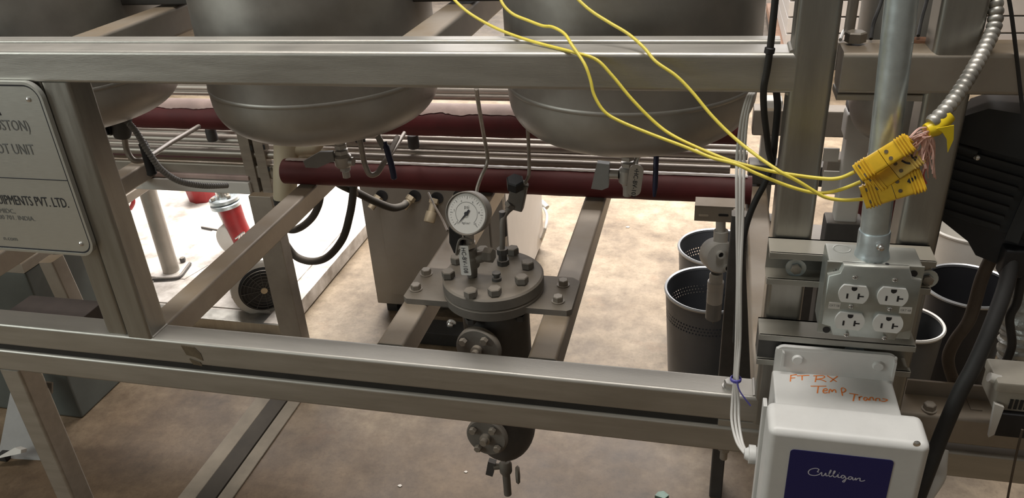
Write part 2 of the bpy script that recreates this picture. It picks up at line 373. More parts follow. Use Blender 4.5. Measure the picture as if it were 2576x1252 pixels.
bar('rear_beam', steel_dusty, sf, (-2.2, 0.83, -0.812), (0.145, 0.83, -0.812), T, 0.04, 0.006)
lug_dark = mat('dark_lug', (0.05, 0.045, 0.04), 0.6, 0.2, 0.2, 12)
for x in (-0.972, -0.411):                    # lugs that carry the tanks
    bx('tank_lug', lug_dark, sf, x - 0.09, x + 0.09, 0.30, 0.36, -0.262, -0.245, bev=0.003)
st = MB()
st.prism([(0, 0), (.026, -.0015), (.036, -.015), (.037, -.030), (.023, -.023), (.006, -.020)], at(455, 868, -0.0004), (1, 0, 0), (0, 0, 1), (0, -1, 0), 0.0006)
st.prism([(0.009, -.028), (.030, -.034), (.032, -.042), (.014, -.040)], at(455, 868, -0.0004), (1, 0, 0), (0, 0, 1), (0, -1, 0), 0.0006)
st.build('tape_residue', brown_tape, lb)
b0 = MB(); b0.bolt(atz(1836, 972, -0.785), (0, 0, 1), 0.0095, 0.011); b0.build('bolt', bolt_bright, sf)
b0 = MB(); p = atz(1836, 972, -0.785); b0.cyl((p.x, p.y, -0.93), (p.x, p.y, -0.898), 0.006); b0.bolt((p.x, p.y, -0.899), (0, 0, -1), 0.010, 0.014); b0.build('bolt', boltm, sf)

# ------------------------------------------------------------------ stand under the skid
bs = thing('base_stand', 'lower stainless tube stand whose front leg shows in the lower left corner', 'stand', (-0.43, 0.4, FZ))
bar('stand_beam', steel, bs, (-2.2, 0.025, -0.8725), (0.6, 0.025, -0.8725), T, T, 0.006)
bar('leg', steel, bs, (-1.304, 0.025, FZ), (-1.304, 0.025, -0.897), 0.047, T, 0.006, (0, 1, 0))
bx('spacer_plate', steel, bs, 0.044, 0.31, 0.002, 0.048, -0.848, -0.8348, bev=0.002)
bx('gap_shade_strip', black_rub, bs, -2.2, 0.044, 0.005, 0.046, -0.848, -0.8348)  # black strip added to fill the open gap with shade
bx('foot_plate', steel_dusty, bs, -1.345, -1.263, -0.015, 0.065, FZ, FZ + 0.008, bev=0.002)
MB().prism([(-.012, 0), (.012, 0), (0, -.03)], at(118, 962, 0.055), (1, 0, 0), (0, 0, 1), (0, 1, 0), 0.004).build('gusset', steel_dusty, bs)

# ------------------------------------------------------------------ neighbouring skid at the right
nf = thing('skid_frame', 'second stainless frame at the right edge, bolted beside the conduit and outlet box', 'frame', (0.4, 0.2, -0.835))
bar('top_beam', steel_dusty, nf, (0.1525, 0.025, ZT + 0.001), (0.9, 0.025, ZT + 0.001), T, T, 0.006)
bar('edge_strip', steel_dusty, nf, (0.1525, 0.066, -0.285), (0.9, 0.066, -0.285), 0.026, 0.034, 0.005)
bar('post', steel_post, nf, (0.273, 0.026, -0.786), (0.273, 0.026, 0.45), T, T, 0.007, (0, 1, 0))
bar('lower_beam', steel_dusty, nf, (0.150, 0.025, ZL), (0.9, 0.025, ZL), T, T, 0.006)
bar('flat_bar', steel_dusty, nf, (0.152, 0.03, -0.3215), (0.248, 0.03, -0.3215), 0.045, 0.008, 0.002)
b0 = MB(); b0.bolt(atz(2150, 110, -0.265), (0, 0, 1), 0.0125, 0.015, False); b0.build('bolt', boltm, nf)
b0 = MB(); b0.bolt(atz(2337, 1030, -0.785), (0, 0, 1), 0.0085, 0.011); b0.build('bolt', boltm, nf)
bx('clip_plate', steel_dusty, nf, *(lambda a, b: (a.x, b.x))(atz(2434, 1010, -0.784), atz(2462, 1010, -0.784)), 0.02, 0.06, -0.785, -0.783)
MB().box(0.31, 0.9, 0.045, 0.049, -0.79, -0.76).build('side_flat', steel_dusty, nf)
# threaded rod standing by the bolt head
tag(MB().tube([atz(2140, 96, -0.262) + V((0, .02, 0)), atz(2140, 96, -0.262) + V((0.002, .02, 0.30))], 0.0065, 12).build('steel_rod', steel_dusty), 'upright dark steel rod standing behind the large hex bolt, top right', 'rod')
tag(MB().tube(smooth([at(2191, 98, .06), at(2197, 60, .08), at(2215, 10, .10), at(2225, -30, .11)]), 0.0022, 8).build('thin_cord', black_rub), 'thin dark cord rising between the steel rod and the galvanized conduit', 'cord')
tag(MB().tube(smooth([at(2114, 100, .05), at(2122, 80, .08), at(2140, 65, .11)]), 0.0022, 8).build('white_wire', white_cab), 'short curved white wire beside the foot of the steel rod', 'wire')
tag(MB().tube(smooth([at(2310, 90, .05), at(2318, 50, .08), at(2332, 0, .10), at(2338, -30, .10)]), 0.0020, 8).build('thin_cord', black_rub), 'thin dark cord dangling just right of the galvanized conduit', 'cord')
tag(MB().lathe([(0, 0), (.012, 0), (.011, .003), (0, .004)], atz(2318, 104, -0.2655), (0, 0, 1), 14).build('rust_flake', rustm), 'brown rusty lump on the frame right of the conduit', 'rust')

# ------------------------------------------------------------------ tanks
def tank(cx, label, zt=0.45, cy=0.345, R=0.21):
    t = thing('round_tank', label, 'tank', (cx, cy, -0.503), 'row of round steel tanks')
    lathe('shell', tank_shaded, t, [(R, -0.3945), (R, zt), (R - 0.01, zt + 0.01), (0, zt + 0.02)], (cx, cy, 0), n=96)
    pr = [(R - 0.0005, -0.3945), (R - 0.0004, -0.403), (R - 0.0006, -0.41)]
    for k in range(1, 25):
        a = math.pi / 2 * k / 24
        pr.append(((R - .001) * math.cos(a) ** 0.48 if k < 24 else 0, -0.41 - 0.0845 * math.sin(a) ** .85))
    lathe('dished_bottom', tank_steel, t, pr, (cx, cy, 0), n=96)
    lathe('weld_seam', tank_steel, t, [(R - .001, -0.3995), (R + .0005, -0.3975), (R + .0010, -0.3945), (R + .0005, -0.3915), (R - .001, -0.3895)], (cx, cy, 0), n=96)
    return t
tank(-1.262, 'leftmost grey steel tank, half out of the picture behind the nameplate')
tm = tank(-0.696, 'middle round steel tank with a weld seam, above the red pipe')
tr = tank(-0.131, 'right-hand round steel tank with yellow wires drooping in front of it')
tank(0.305, 'slim dim tank behind the conduit in the neighbouring frame', R=0.085)
cyl('nozzle', valve_steel, tm, (-0.690, 0.345, -0.540), (-0.690, 0.345, -0.500), 0.010)
cyl('nozzle', valve_steel, tr, (-0.134, 0.345, -0.545), (-0.134, 0.345, -0.500), 0.010)

# ------------------------------------------------------------------ tank outlet valves
def hexnut(b, p, d, r, h): return b.bolt(V(p), d, r, h, False)
v = thing('outlet_valve', 'ball valve with a flat grey handle under the middle tank', 'valve', (-0.69, 0.345, -0.62), 'valves under the tanks')
b0 = MB(); x, y = -0.690, 0.345
hexnut(b0, (x, y, -0.566), (0, 0, 1), 0.0125, 0.013); hexnut(b0, (x, y, -0.580), (0, 0, 1), 0.0140, 0.013)
b0.lathe([(0, 0), (.014, 0), (.017, .006), (.017, .026), (.013, .032), (0, .032)], (x, y, -0.610), (0, 0, 1), 20)
hexnut(b0, (x + .002, y, -0.622), (0, 0, 1), 0.011, 0.013); b0.cyl((x + .002, y, -0.638), (x + .002, y, -0.622), 0.0075)
b0.cyl((x + .01, y, -0.597), (x + .022, y, -0.597), 0.010)
for q in b0.v: q.z = -0.537 + (q.z + 0.553) * 0.83
b0.build('body', valve_steel, v)
b0 = MB(); b0.prism([(0, .012), (-.028, .010), (-.068, -.012), (-.066, -.026), (-.040, -.026), (-.010, -.012), (0, -.010)], (x - .012, y - .006, -0.560), (1, 0, 0), (0, -.12, .99), (0, -1, 0), 0.008)
b0.build('handle', grey_pl, v)
tag(MB().tube(smooth([at(905, 350, .37), at(910, 375, .37), at(917, 410, .37), at(930, 438, .37), at(948, 436, .38), at(962, 415, .40), at(976, 392, .43), at(1000, 345, .5)]), 0.0056, 12).build('drain_tube', pipe_m), 'bent steel tube hooking up from under the middle tank', 'tube')
v2 = thing('lever_valve', 'small tank valve with a long navy grip lever below the middle tank, right', 'valve', at(925, 350, .38), 'valves under the tanks')
b0 = MB(); b0.bar(at(950, 342, .40), at(966, 372, .38), 0.013, 0.002, 0.0009, (0, -1, .3)); b0.build('lever', valve_steel, v2)
b0 = MB(); P = [at(968, 356, .385), at(976, 385, .38), at(986, 420, .375), at(992, 452, .37)]; b0.tube(smooth(P), [0.004] * 3 + [0.0062] * (len(smooth(P)) - 4) + [0.003], 10); b0.build('grip', navy, v2)
b0 = MB(); b0.cyl(at(905, 338, .39), at(907, 358, .385), 0.010); b0.bolt(at(905, 346, .385), (0, -1, 0), 0.011, 0.008, False); b0.build('body', cast_dark, v2)
v = thing('outlet_valve', 'ball valve tagged HC-BV-107 under the right-hand tank', 'valve', (-0.134, 0.345, -0.62), 'valves under the tanks')
b0 = MB(); x = -0.134
hexnut(b0, (x, y, -0.566), (0, 0, 1), 0.0125, 0.012); hexnut(b0, (x, y, -0.582), (0, 0, 1), 0.0125, 0.013)
b0.lathe([(0, 0), (.012, 0), (.016, .005), (.016, .034), (.012, .040), (0, .040)], (x, y, -0.622), (0, 0, 1), 20)
hexnut(b0, (x, y, -0.632), (0, 0, 1), 0.0105, 0.012); b0.cyl((x, y, -0.652), (x, y, -0.630), 0.0080)
b0.cyl((x - .016, y, -0.600), (x - .032, y, -0.600), 0.011)
for q in b0.v: q.z = -0.541 + (q.z + 0.553) * 0.80
b0.build('body', valve_steel, v)
b0 = MB(); b0.prism([(.006, .026), (.028, .024), (.026, -.024), (.014, -.030), (-.006, -.028)], (x - .060, y - .008, -0.580), (1, 0, 0), (0, -.1, .99), (0, 1, 0), 0.014); b0.build('handle', grey_pl, v)
b0 = MB(); p0, p1 = at(1603, 414, .318), at(1592, 493, .318); d = (p0 - p1); L_ = d.length; d.normalize(); u = V((0, -1, 0)).cross(d).normalized() * -1
if u.x < 0: u = -u
b0.prism([(q[0], q[1]) for q in rrect(0.0255, L_, 0.0125, 6)], (p0 + p1) / 2, u, d, (0, 1, 0), 0.002); tg = b0.build('tag_lever', chrome if False else valve_steel, v)
text('tag_text', '\u2022HC-BV-107', 0.0112, p0 - d * 0.007 + V((0, -0.0008, 0)), -d, u, ink, tg, sx=1.0)
tag(MB().tube(smooth([at(1612, 372, .36), at(1607, 390, .355), at(1600, 405, .35), at(1596, 440, .34)]), 0.0048, 12).build('drain_tube', chrome), 'shiny bent tube beside the HC-BV-107 valve', 'tube')
tag(MB().tube([at(1653, 372, .345), at(1651, 388, .345), at(1651, 392, .345), at(1648, 470, .33), at(1646, 494, .33)], [.0022, .0026, .0050, .0050, .0030], 10).build('lever_grip', navy), 'straight dark lever grip hanging under the right-hand tank', 'lever')
# left valve cluster
v = thing('outlet_valve', 'dark valve cluster under the leftmost tank with a black lever grip', 'valve', at(300, 310, .35), 'valves under the tanks')
b0 = MB(); c0 = at(300, 318, .35)
b0.lathe([(0, 0), (.016, 0), (.019, .01), (.019, .03), (.014, .045), (0, .045)], c0 - V((0, 0, .022)), (0.25, 0, 1), 18)
b0.bolt(c0 + V((-.01, -.014, 0)), (-1, -.3, 0), .014, .02, False); b0.bolt(at(322, 300, .35), (.2, -.6, .4), .012, .02, False); b0.build('body', cast_dark, v)
b0 = MB(); b0.box(-.002, .002, -.006, .006, -.020, .020, mtx=Matrix.Translation(at(274, 316, .34))); b0.build('bracket', chrome, v)
P = [at(352, 350, .32), at(362, 366, .32), at(372, 400, .315), at(384, 442, .31)]
MB().tube(smooth(P), [.004] * 4 + [.0095] * (len(smooth(P)) - 6) + [.0105, .006], 12).build('grip', black, v)
MB().tube(smooth([at(312, 330, .35), at(314, 352, .35), at(320, 380, .35), at(335, 402, .35), at(355, 404, .36), at(372, 398, .38)]), 0.0062, 12).build('elbow_tube', pipe_m, v)
def corr(pts, r, pitch=.006, amp=.0012, n=12, pat=(1, 0.75, -1, 0.75)):            # corrugated or armoured hose
    P = smooth(pts, 10); L = [0]
    for a, b in zip(P, P[1:]): L.append(L[-1] + (b - a).length)
    out = []; R = []; s = 0; i = 0; step = pitch / 4; k = 0
    while s < L[-1]:
        while L[i + 1] < s: i += 1
        t = (s - L[i]) / max(1e-9, L[i + 1] - L[i]); out.append(P[i].lerp(P[i + 1], t)); R.append(r + amp * pat[k % 4]); s += step; k += 1
    return MB().tube(out, R, n)
tag(corr([at(326, 312, .33), at(345, 335, .32), at(372, 380, .31), at(405, 425, .32), at(450, 455, .35), at(510, 467, .40), at(572, 466, .46)], .0058, .006, .0010).build('corrugated_hose', grey_pl), 'grey corrugated hose sweeping from the leftmost tank valve to the right', 'hose')
tag(MB().tube([at(372, 396, .40), at(430, 358, .55), at(500, 318, .72)], .0060, 12).build('diagonal_tube', pipe_m), 'straight pale tube slanting up behind the black lever grip at left', 'tube')
tag(MB().tube([at(975, 400, .52), at(1000, 362, .60), at(1017, 335, .68)], .0050, 12).build('diagonal_tube', pipe_m), 'short pale tube slanting up behind the navy grip lever', 'tube')

# ------------------------------------------------------------------ red lagged ducts and pipes behind the tanks
def duct(name, label, x0, x1, Y, zc, r, top_r, open_left=False):
    t = thing(name, label, 'pipe', ((x0 + x1) / 2, Y, zc))
    n = int((x1 - x0) / 0.03); P = [V((x0 + (x1 - x0) * i / n, Y, zc)) for i in range(n + 1)]
    MB().tube(P, [r * (1 + 0.012 * math.sin(i * 1.7) + .01 * random.random()) for i in range(n + 1)], 28).build('red_jacket', red, t)
    # foil cover lying over the top, with a wavy lower edge
    b = MB(); vs = []; fs = []; m = 10; n2 = n * 4; rc = r + 0.002
    for i in range(n2 + 1):
        xx = x0 + 0.01 + (x1 - x0 - 0.02) * i / n2
        w = 1.0 + 0.10 * math.sin(i * 0.45) * math.sin(i * 0.083 + 1) + 0.06 * random.random()
        for k in range(m + 1):
            a = math.radians(-75 + (75 + top_r * w) * k / m)
            vs.append(V((xx, Y - rc * math.sin(a) * 1.01, zc + rc * math.cos(a) + (0.0008 * random.random()))))
    for i in range(n2):
        for k in range(m): fs.append((i * (m + 1) + k, (i + 1) * (m + 1) + k, (i + 1) * (m + 1) + k + 1, i * (m + 1) + k + 1))
    b.add(vs, fs).build('foil_cover', pinkdust if top_r > 40 else foil, t)
    return t
duct('red_lagged_pipe', 'lower dark red lagged pipe running right from the cream tee', -1.03, 0.104, 0.688, -0.7525, 0.0315, 13)
duct('red_lagged_pipe', 'upper dark red lagged pipe with dusty pink top behind the tanks', -2.4, 0.085, 0.80, -0.648, 0.0395, 48)
duct('red_lagged_pipe', 'far left red lagged pipe above the white channel rail', -2.3, -1.235, 0.88, -0.802, 0.040, 12)
def pipe(label, y, Y, r, x0=-2.4, x1=0.10, m=pipe_m, px=1200):
    z = at(px, y, Y).z
    return tag(MB().cyl((x0, Y, z), (x1, Y, z), r, n=18).build('steel_pipe', m), label, 'pipe', 'thin pipes between the red pipes')
pipe('pale pipe directly under the upper red lagged pipe', 354, 0.90, 0.010)
pipe('thicker grey pipe, second below the upper red lagged pipe', 372, 0.88, 0.016)
pipe('dark grey pipe, third below the upper red lagged pipe', 390, 0.86, 0.011)
pipe('bright pipe lying just above the lower red lagged pipe', 407, 0.82, 0.013, x1=0.06)
pipe('brown rail pipe seen just below the top beam between two tanks', 230, 0.92, 0.016)
pipe('thin dusty pipe between the brown rail pipe and the red pipe', 245, 0.90, 0.008)
for px, lab in ((1040, 'dark pipe coupling beside the middle tank below the upper red pipe'), (532, 'dark pipe coupling at left below the upper red pipe')):
    c = at(px, 356, .845) if px > 900 else at(px, 338, .845)
    tag(MB().lathe([(0, -.018), (.013, -.018), (.015, -.012), (.015, .012), (.013, .018), (0, .018)], c, (0, 0, 1), 18).build('pipe_coupling', cast_dark), lab, 'fitting')

# cream plastic tee
t = thing('plastic_tee_pipe', 'cream plastic pipe with a side branch at the left end of the lower red pipe', 'pipe', at(718, 480, .76))
a0, a1 = at(722, 350, .76), at(716, 500, .74)
MB().tube([a0, a0.lerp(a1, .45), a0.lerp(a1, .47), a1], [.034, .031, .0325, .0295], 22).build('stem', cream, t)
MB().tube([at(730, 374, .76), at(790, 370, .77), at(812, 340, .78)], [.021, .020, .019], 18).build('branch', cream, t)
cyl('foot_clamp', black_rub, t, a1 + V((0, 0, .006)), a1 - V((0, 0, .012)), .030)

# rack at left behind: slotted post, rails
rk = thing('rack', 'pale steel rack with slotted upright and white channel rail at left', 'rack', (-1.18, .79, FZ))
b0 = MB(); x0, x1, y0, y1 = -1.2135, -1.1435, .775, .82
b0.box(x0, x1, y0, y1, FZ + .006, -0.87, bev=.003); b0.build('upright', steel_dusty, rk)
b0 = MB(); b0.box(-1.222, -1.190, .80, .83, -0.88, -0.60, bev=.002); b0.box(-1.180, -1.150, .80, .83, -0.88, -0.60, bev=.002); b0.box(-1.192, -1.178, .815, .83, -0.88, -0.60); b0.build('slotted_upright', pipe_m, rk)
b0 = MB()
for px, py in ((632, 372), (664, 370), (676, 425)):
    c = at(px, py, .799); b0.box(c.x - .003, c.x + .003, .7985, .7995, c.z - .007, c.z + .007, bev=.0004)
b0.build('slot', black, rk)
b0 = MB(); b0.box(-2.3, -1.213, .79, .83, -0.874, -0.838, bev=.003); b0.build('channel_rail', white_pl, rk)
b0 = MB(); b0.box(-2.3, -1.213, .795, .825, -0.835, -0.822, bev=.002); b0.build('upper_flange', pinkdust, rk)
b0 = MB(); b0.box(-1.25, -1.13, .74, .85, FZ, FZ + .008, bev=.002); b0.build('foot_plate', steel_dusty, rk)

# floor rail running to the front
rail_dark = mat('rail_dark', (0.040, 0.032, 0.023), 0.85, 0, 0.2, 12)
fr = thing('floor_rail', 'dark recessed rail with pale edges on the floor, below the frame', 'rail', (-1.2, .35, FZ))
bar('dark_strip', rail_dark, fr, (-1.190, -.9, FZ + .004), (-1.199, .74, FZ + .004), .052, .008, .001)
for sx, w in ((-.052, .048), (.049, .040)):
    bar('pale_edge', mat('pale_edge_steel' if sx < 0 else 'pale_edge_steel_b', (0.19, 0.16, 0.122), .85, .0, .2, 10), fr, (-1.190 + sx, -.9, FZ + .003), (-1.199 + sx, .74, FZ + .003), w, .006, .002)

# ------------------------------------------------------------------ flanged vessel in the middle of the frame
fv = thing('flanged_pot', 'dusty bolted flange pot hanging between two support rails', 'vessel', (-0.37, 0.237, -1.19))
fc = V((-0.370, 0.237, 0)); ZF = -0.742
lathe('cover_flange', cast, fv, [(0, ZF), (.091, ZF), (.0945, ZF - .003), (.0945, ZF - .022), (.090, ZF - .0235), (0, ZF - .0235)], fc, n=64)
lathe('body_flange', cast, fv, [(0, ZF - .0245), (.0925, ZF - .0245), (.0945, ZF - .027), (.0930, ZF - .045), (.086, ZF - .050), (.060, ZF - .050)], fc, n=64)
b0 = MB()
for sgn in (-1, 1):
    pts = [(0, -.0585), (.098, -.0585), (.106, -.052), (.106, .046), (.090, .0585), (0, .0585)] if sgn > 0 else [(0, -.0585), (0, .0585), (-.098, .0585), (-.112, .046), (-.112, -.050), (-.104, -.0585)]
    MB().prism(pts, (fc.x + sgn * .050, fc.y, -0.785), (1, 0, 0), (0, 1, 0), (0, 0, 1), .0115).build('mount_plate', cast, fv)
for px, py in ((1047, 722), (1073, 684), (1417, 711), (1404, 752)):
    MB().bolt(atz(px, py + 6, -0.7735), (0, 0, 1), .0098, .0125, a0=random.random()).build('plate_bolt', boltm, fv)
for px, py in ((1129, 692), (1185, 740), (1245, 735), (1313, 706), (1328, 668), (1290, 633), (1215, 634), (1150, 655)):
    MB().bolt(atz(px, py + 6, ZF), (0, 0, 1), .0125, .015, False, a0=random.random()).build('flange_bolt', cast, fv)
for px, py, h in ((1189, 690, .020), (1250, 700, .016)):
    q = atz(px, py + 4, ZF); b0 = MB(); b0.lathe([(0, 0), (.009, 0), (.009, .006), (.0055, .007), (.0055, h - .005), (.008, h - .004), (.008, h), (0, h)], q, n=12); b0.build('plug', cast_dark, fv)
lathe('body', cast_dark, fv, [(.060, ZF - .050), (.064, ZF - .055), (.064, -1.10)] + [(.064 * math.cos(a), -1.10 - .085 * math.sin(a)) for a in [math.pi / 2 * k / 10 for k in range(1, 11)]], fc, n=48)
for k, a in enumerate((20, 100, 160, 250, 320)):
    q = fc + V((.078 * math.cos(math.radians(a)), .078 * math.sin(math.radians(a)), ZF - .050)); MB().bolt(q, (0, 0, -1), .010, .014, False).build('flange_nut', cast_dark, fv)
def port(px, py, Y, R):
    c = at(px, py, Y); d = V((-.10, -1, .06)).normalized()
    MB().cyl(c + d * .0, c - d * .07, R * .62).build('port_neck', cast_dark, fv)
    pl = MB().lathe([(0, .012), (R * .93, .012), (R, .009), (R, 0), (0, 0)], c, d, 40).build('port_cover', cast, fv)
    u, w, _ = frame(d)
    for k in range(4):
        a = math.pi / 4 + k * math.pi / 2 + .2
        MB().bolt(c + d * .012 + (u * math.cos(a) + w * math.sin(a)) * R * .70, d, .0075, .011, False).build('port_bolt', boltm, pl)
    MB().lathe([(0, .012), (.011, .012), (.011, .020), (.007, .021), (.007, .030), (0, .030)], c, d, 14).build('port_plug', boltm, pl)
port(1207, 872, .155, .043); port(1228, 1092, .160, .042)
# drain valve under the pot
dv = thing('drain_valve', 'small drain valve with wing handle under the flange pot', 'valve', at(1275, 1240, .237))
dc = V((at(1270, 1150, .237).x, .237, 0)); z0 = -1.185
b0 = MB(); hexnut(b0, (dc.x, dc.y, z0 - .018), (0, 0, 1), .0105, .024)
b0.lathe([(0, 0), (.008, 0), (.0135, .010), (.014, .030), (.010, .038), (0, .038)], (dc.x, dc.y, z0 - .058), n=18)
b0.cyl((dc.x, dc.y, z0 - .115), (dc.x, dc.y, z0 - .055), .0085); b0.cyl((dc.x - .012, dc.y, z0 - .036), (dc.x - .026, dc.y - .004, z0 - .036), .007); b0.build('body', cast, dv)
MB().prism([(-.004, .016), (.012, .012), (.003, -.026), (-.012, -.022)], (dc.x - .032, dc.y - .008, z0 - .036), (1, 0, 0), (0, 0, 1), (0, 1, 0), .013).build('wing_handle', cast_dark, dv)
MB().lathe([(0, 0), (.016, .001), (.020, .006), (.016, .010), (0, .011)], (dc.x + .020, dc.y, z0 - .056), (1, .25, 0), 18).build('round_cap', cast, dv)

# gauge, its valve and tag
ga = thing('pressure_gauge', 'round dusty pressure gauge with white dial above the flange', 'gauge', at(1180, 600, .19))
gc = at(1174, 537, .178); gd = (V((-0.10, -1.0, 0.36))).normalized(); gr = .0385
u = gd.cross(V((0, 0, 1))).normalized(); u = -u if u.x < 0 else u; w = u.cross(gd) * -1; w = -w if w.z < 0 else w
lathe('case', cast, ga, [(0, -.028), (gr * .9, -.028), (gr * .97, -.024), (gr, -.004), (gr, .003), (gr * .95, .004), (gr * .93, .001), (gr * .9, .0005), (0, .0005)], gc, gd, n=48)
dl = lathe('dial', dial_m, ga, [(0, .0010), (gr * .90, .0010), (gr * .90, .0004), (0, .0004)], gc, gd, n=48)
b0 = MB()
for k in range(31):
    a = math.radians(225 - 270 * k / 30); e = u * math.cos(a) + w * math.sin(a); r0 = .66 if k % 5 == 0 else .72
    b0.ribbon([gc + e * gr * r0, gc + e * gr * .79], .0009 if k % 5 == 0 else .0005, gd, .0013)
b0.ribbon([gc + (u * math.cos(t_) + w * math.sin(t_)) * gr * .52 for t_ in [math.radians(225 - 270 * k / 40) for k in range(41)]], .0006, gd, .0013)
b0.build('scale', ink_soft, dl)
b0 = MB(); a = math.radians(232); e = u * math.cos(a) + w * math.sin(a); f_ = gd.cross(e)
b0.add([gc - e * gr * .22 + f_ * .0022 + gd * .0022, gc - e * gr * .22 - f_ * .0022 + gd * .0022, gc + e * gr * .68 + gd * .0022], [(0, 1, 2)])
b0.lathe([(0, .0032), (.0036, .0032), (.0036, .0016), (0, .0016)], gc, gd, 14); b0.build('needle', ink, dl)
text('scale_text', 'psi', .0085, gc + w * gr * .30 + gd * .0014, u, w, ink_soft, dl, 'CENTER')
text('scale_text', 'kg/cm\u00b2', .0058, gc - w * gr * .42 + gd * .0014, u, w, ink_soft, dl, 'CENTER')
for k, s_ in enumerate(('0', '2', '4', '6', '8', '10')):
    a = math.radians(225 - 270 * k / 5); e = u * math.cos(a) + w * math.sin(a)
    text('scale_text', s_, .0052, gc + e * gr * .60 + gd * .0014, u, w, ink_soft, dl, 'CENTER')
g0, g1 = at(1180, 585, .200), at(1180, 610, .205)
b0 = MB(); b0.cyl(g0 + V((0, 0, .008)), g1, .010); hexnut(b0, g1 - V((0, 0, .010)), (0, 0, 1), .0125, .013); b0.build('stem', valve_steel, ga)
bv = thing('gauge_valve', 'ball valve under the pressure gauge with tag HC-BV-108', 'valve', at(1185, 690, .21))
m0, m1 = at(1182, 622, .207), at(1188, 690, .222)
b0 = MB(); b0.tube([m0, m0.lerp(m1, .25), m0.lerp(m1, .3), m0.lerp(m1, .62), m0.lerp(m1, .66), m1], [.0125, .0125, .016, .016, .011, .010], 16)
b0.cyl(m0.lerp(m1, .42), at(1232, 640, .215), .012, .010); b0.bolt(at(1216, 640, .215), (1, -.2, .1), .014, .020, False); b0.build('body', cast, bv)
b0 = MB(); b0.prism([(-.006, .030), (.008, .028), (.012, -.010), (.010, -.030), (-.004, -.026), (-.010, -.004)], at(1143, 606, .186), (1, 0, 0), (0, -.1, 1), (0, 1, 0), .016); b0.build('handle', black, bv)
MB().tube(smooth([at(1158, 625, .178), at(1148, 640, .175), at(1155, 605, .176), at(1172, 600, .178), at(1190, 606, .18)]), .0022, 8).build('tag_hook', cast, bv)
p0, p1 = at(1164, 618, .176), at(1173, 692, .176); d = p0 - p1; L_ = d.length; d.normalize(); u2 = V((1, 0, 0)) - d * d.x; u2.normalize()
tg = MB().prism(rrect(.019, L_, .002, 2), (p0 + p1) / 2, u2, d, (0, 1, 0), .0012).build('tag', outlet_white, bv)
text('tag_text', 'HC-BV-108', .0112, p0 - d * .003 + V((0, -.0008, 0)), -d, u2, ink, tg, sx=.98)

# needle valve on the capillary tube
nv = thing('needle_valve', 'grey needle valve with black hex knob, right of the pressure gauge', 'valve', at(1300, 490, .30))
c = at(1300, 490, .30)
b0 = MB(); b0.bar(at(1308, 462, .30), at(1296, 522, .30), .030, .022, .003, (0, -1, 0)); b0.cyl(at(1290, 515, .295), at(1276, 530, .29), .0085, .006); b0.bolt(at(1288, 510, .295), (-.7, -.2, -.7), .011, .010, False); b0.bolt(at(1312, 470, .30), (.6, 0, .6), .009, .012, False); b0.build('body', cast, nv)
b0 = MB(); b0.bolt(at(1296, 474, .285), (.12, -.35, .9), .0165, .024, False); b0.build('knob', black, nv)
tag(MB().tube(smooth([at(1198, 222, .10), at(1205, 270, .16), at(1217, 340, .24), at(1226, 390, .27), at(1224, 415, .27), at(1212, 440, .27), at(1200, 475, .26), at(1200, 500, .25)]), .0033, 10).build('capillary_tube', pipe_m), 'thin steel tube dropping from the top beam behind the pressure gauge', 'tube')
tag(MB().tube(smooth([at(1326, 310, .28), at(1329, 350, .29), at(1331, 400, .30), at(1330, 440, .30), at(1320, 462, .30)]), .0032, 10).build('capillary_tube', pipe_m), 'thin steel tube dropping from the right-hand tank to the needle valve', 'tube')
q = atz(1266, 664, ZF)
b0 = thing('riser_tube', 'dusty vertical tube from the flange cover up to the needle valve', 'tube', q)
MB().tube(smooth([q, q + V((0, 0, .03)), at(1264, 600, .275), at(1264, 560, .28), at(1269, 542, .285), at(1278, 530, .29)]), .0052, 12).build('tube', cast, b0)
MB().lathe([(0, 0), (.012, 0), (.012, .010), (.0085, .011), (.0085, .022), (.011, .023), (.011, .034), (0, .034)], q, n=8).build('fitting', cast_dark, b0)
MB().lathe([(0, 0), (.0065, 0), (.0065, .05), (0, .05)], at(1268, 592, .285), (0, 0, 1), 12).build('sleeve', cast_dark, b0)
tag(MB().tube(smooth([at(1078, 485, .70), at(1092, 515, .60), at(1112, 550, .50), at(1126, 580, .42)]), .0026, 8).build('capillary_tube', pipe_m), 'thin tube slanting across the cabinet front, left of the gauge', 'tube')

# ------------------------------------------------------------------ stainless cabinet behind
cb = thing('steel_cabinet', 'brown-looking steel cabinet with its right side coloured as if lit behind the flange pot', 'cabinet', (-.83, 1.45, FZ))
X0, X1, Y0, Y1, Z0, Z1 = -1.075, -.597, 1.17, 1.72, FZ + .045, -.985
bx('body', cab_m, cb, X0, X1, Y0 + .004, Y1, Z0, Z1, bev=.004)
bx('front_panel', cab_m, cb, X0 + .062, X1 - .052, Y0 - .002, Y0 + .006, Z0 + .045, Z1 - .005, bev=.0015)
bx('corner_strip', cab_m, cb, X1 - .046, X1 - .002, Y0 - .002, Y0 + .006, Z0 + .003, Z1 - .003, bev=.0015)
bx('side_panel', cab_side, cb, X1 - .001, X1 + .003, Y0 + .02, Y1 - .006, Z0 + .003, Z1 - .003, bev=.001)
b0 = MB()
for k in range(9):
    b0.box(X1 + .0028, X1 + .005, Y1 - .10, Y1 - .02, Z1 - .020 - k * .016, Z1 - .012 - k * .016, bev=.0008)
b0.build('vent_louvre', cast, cb)
for xx in (X0 + .04, X1 - .04):
    for yy in (Y0 + .05, Y1 - .05): bx('foot', black_rub, cb, xx - .02, xx + .02, yy - .02, yy + .02, FZ, Z0 + .002, bev=.003)
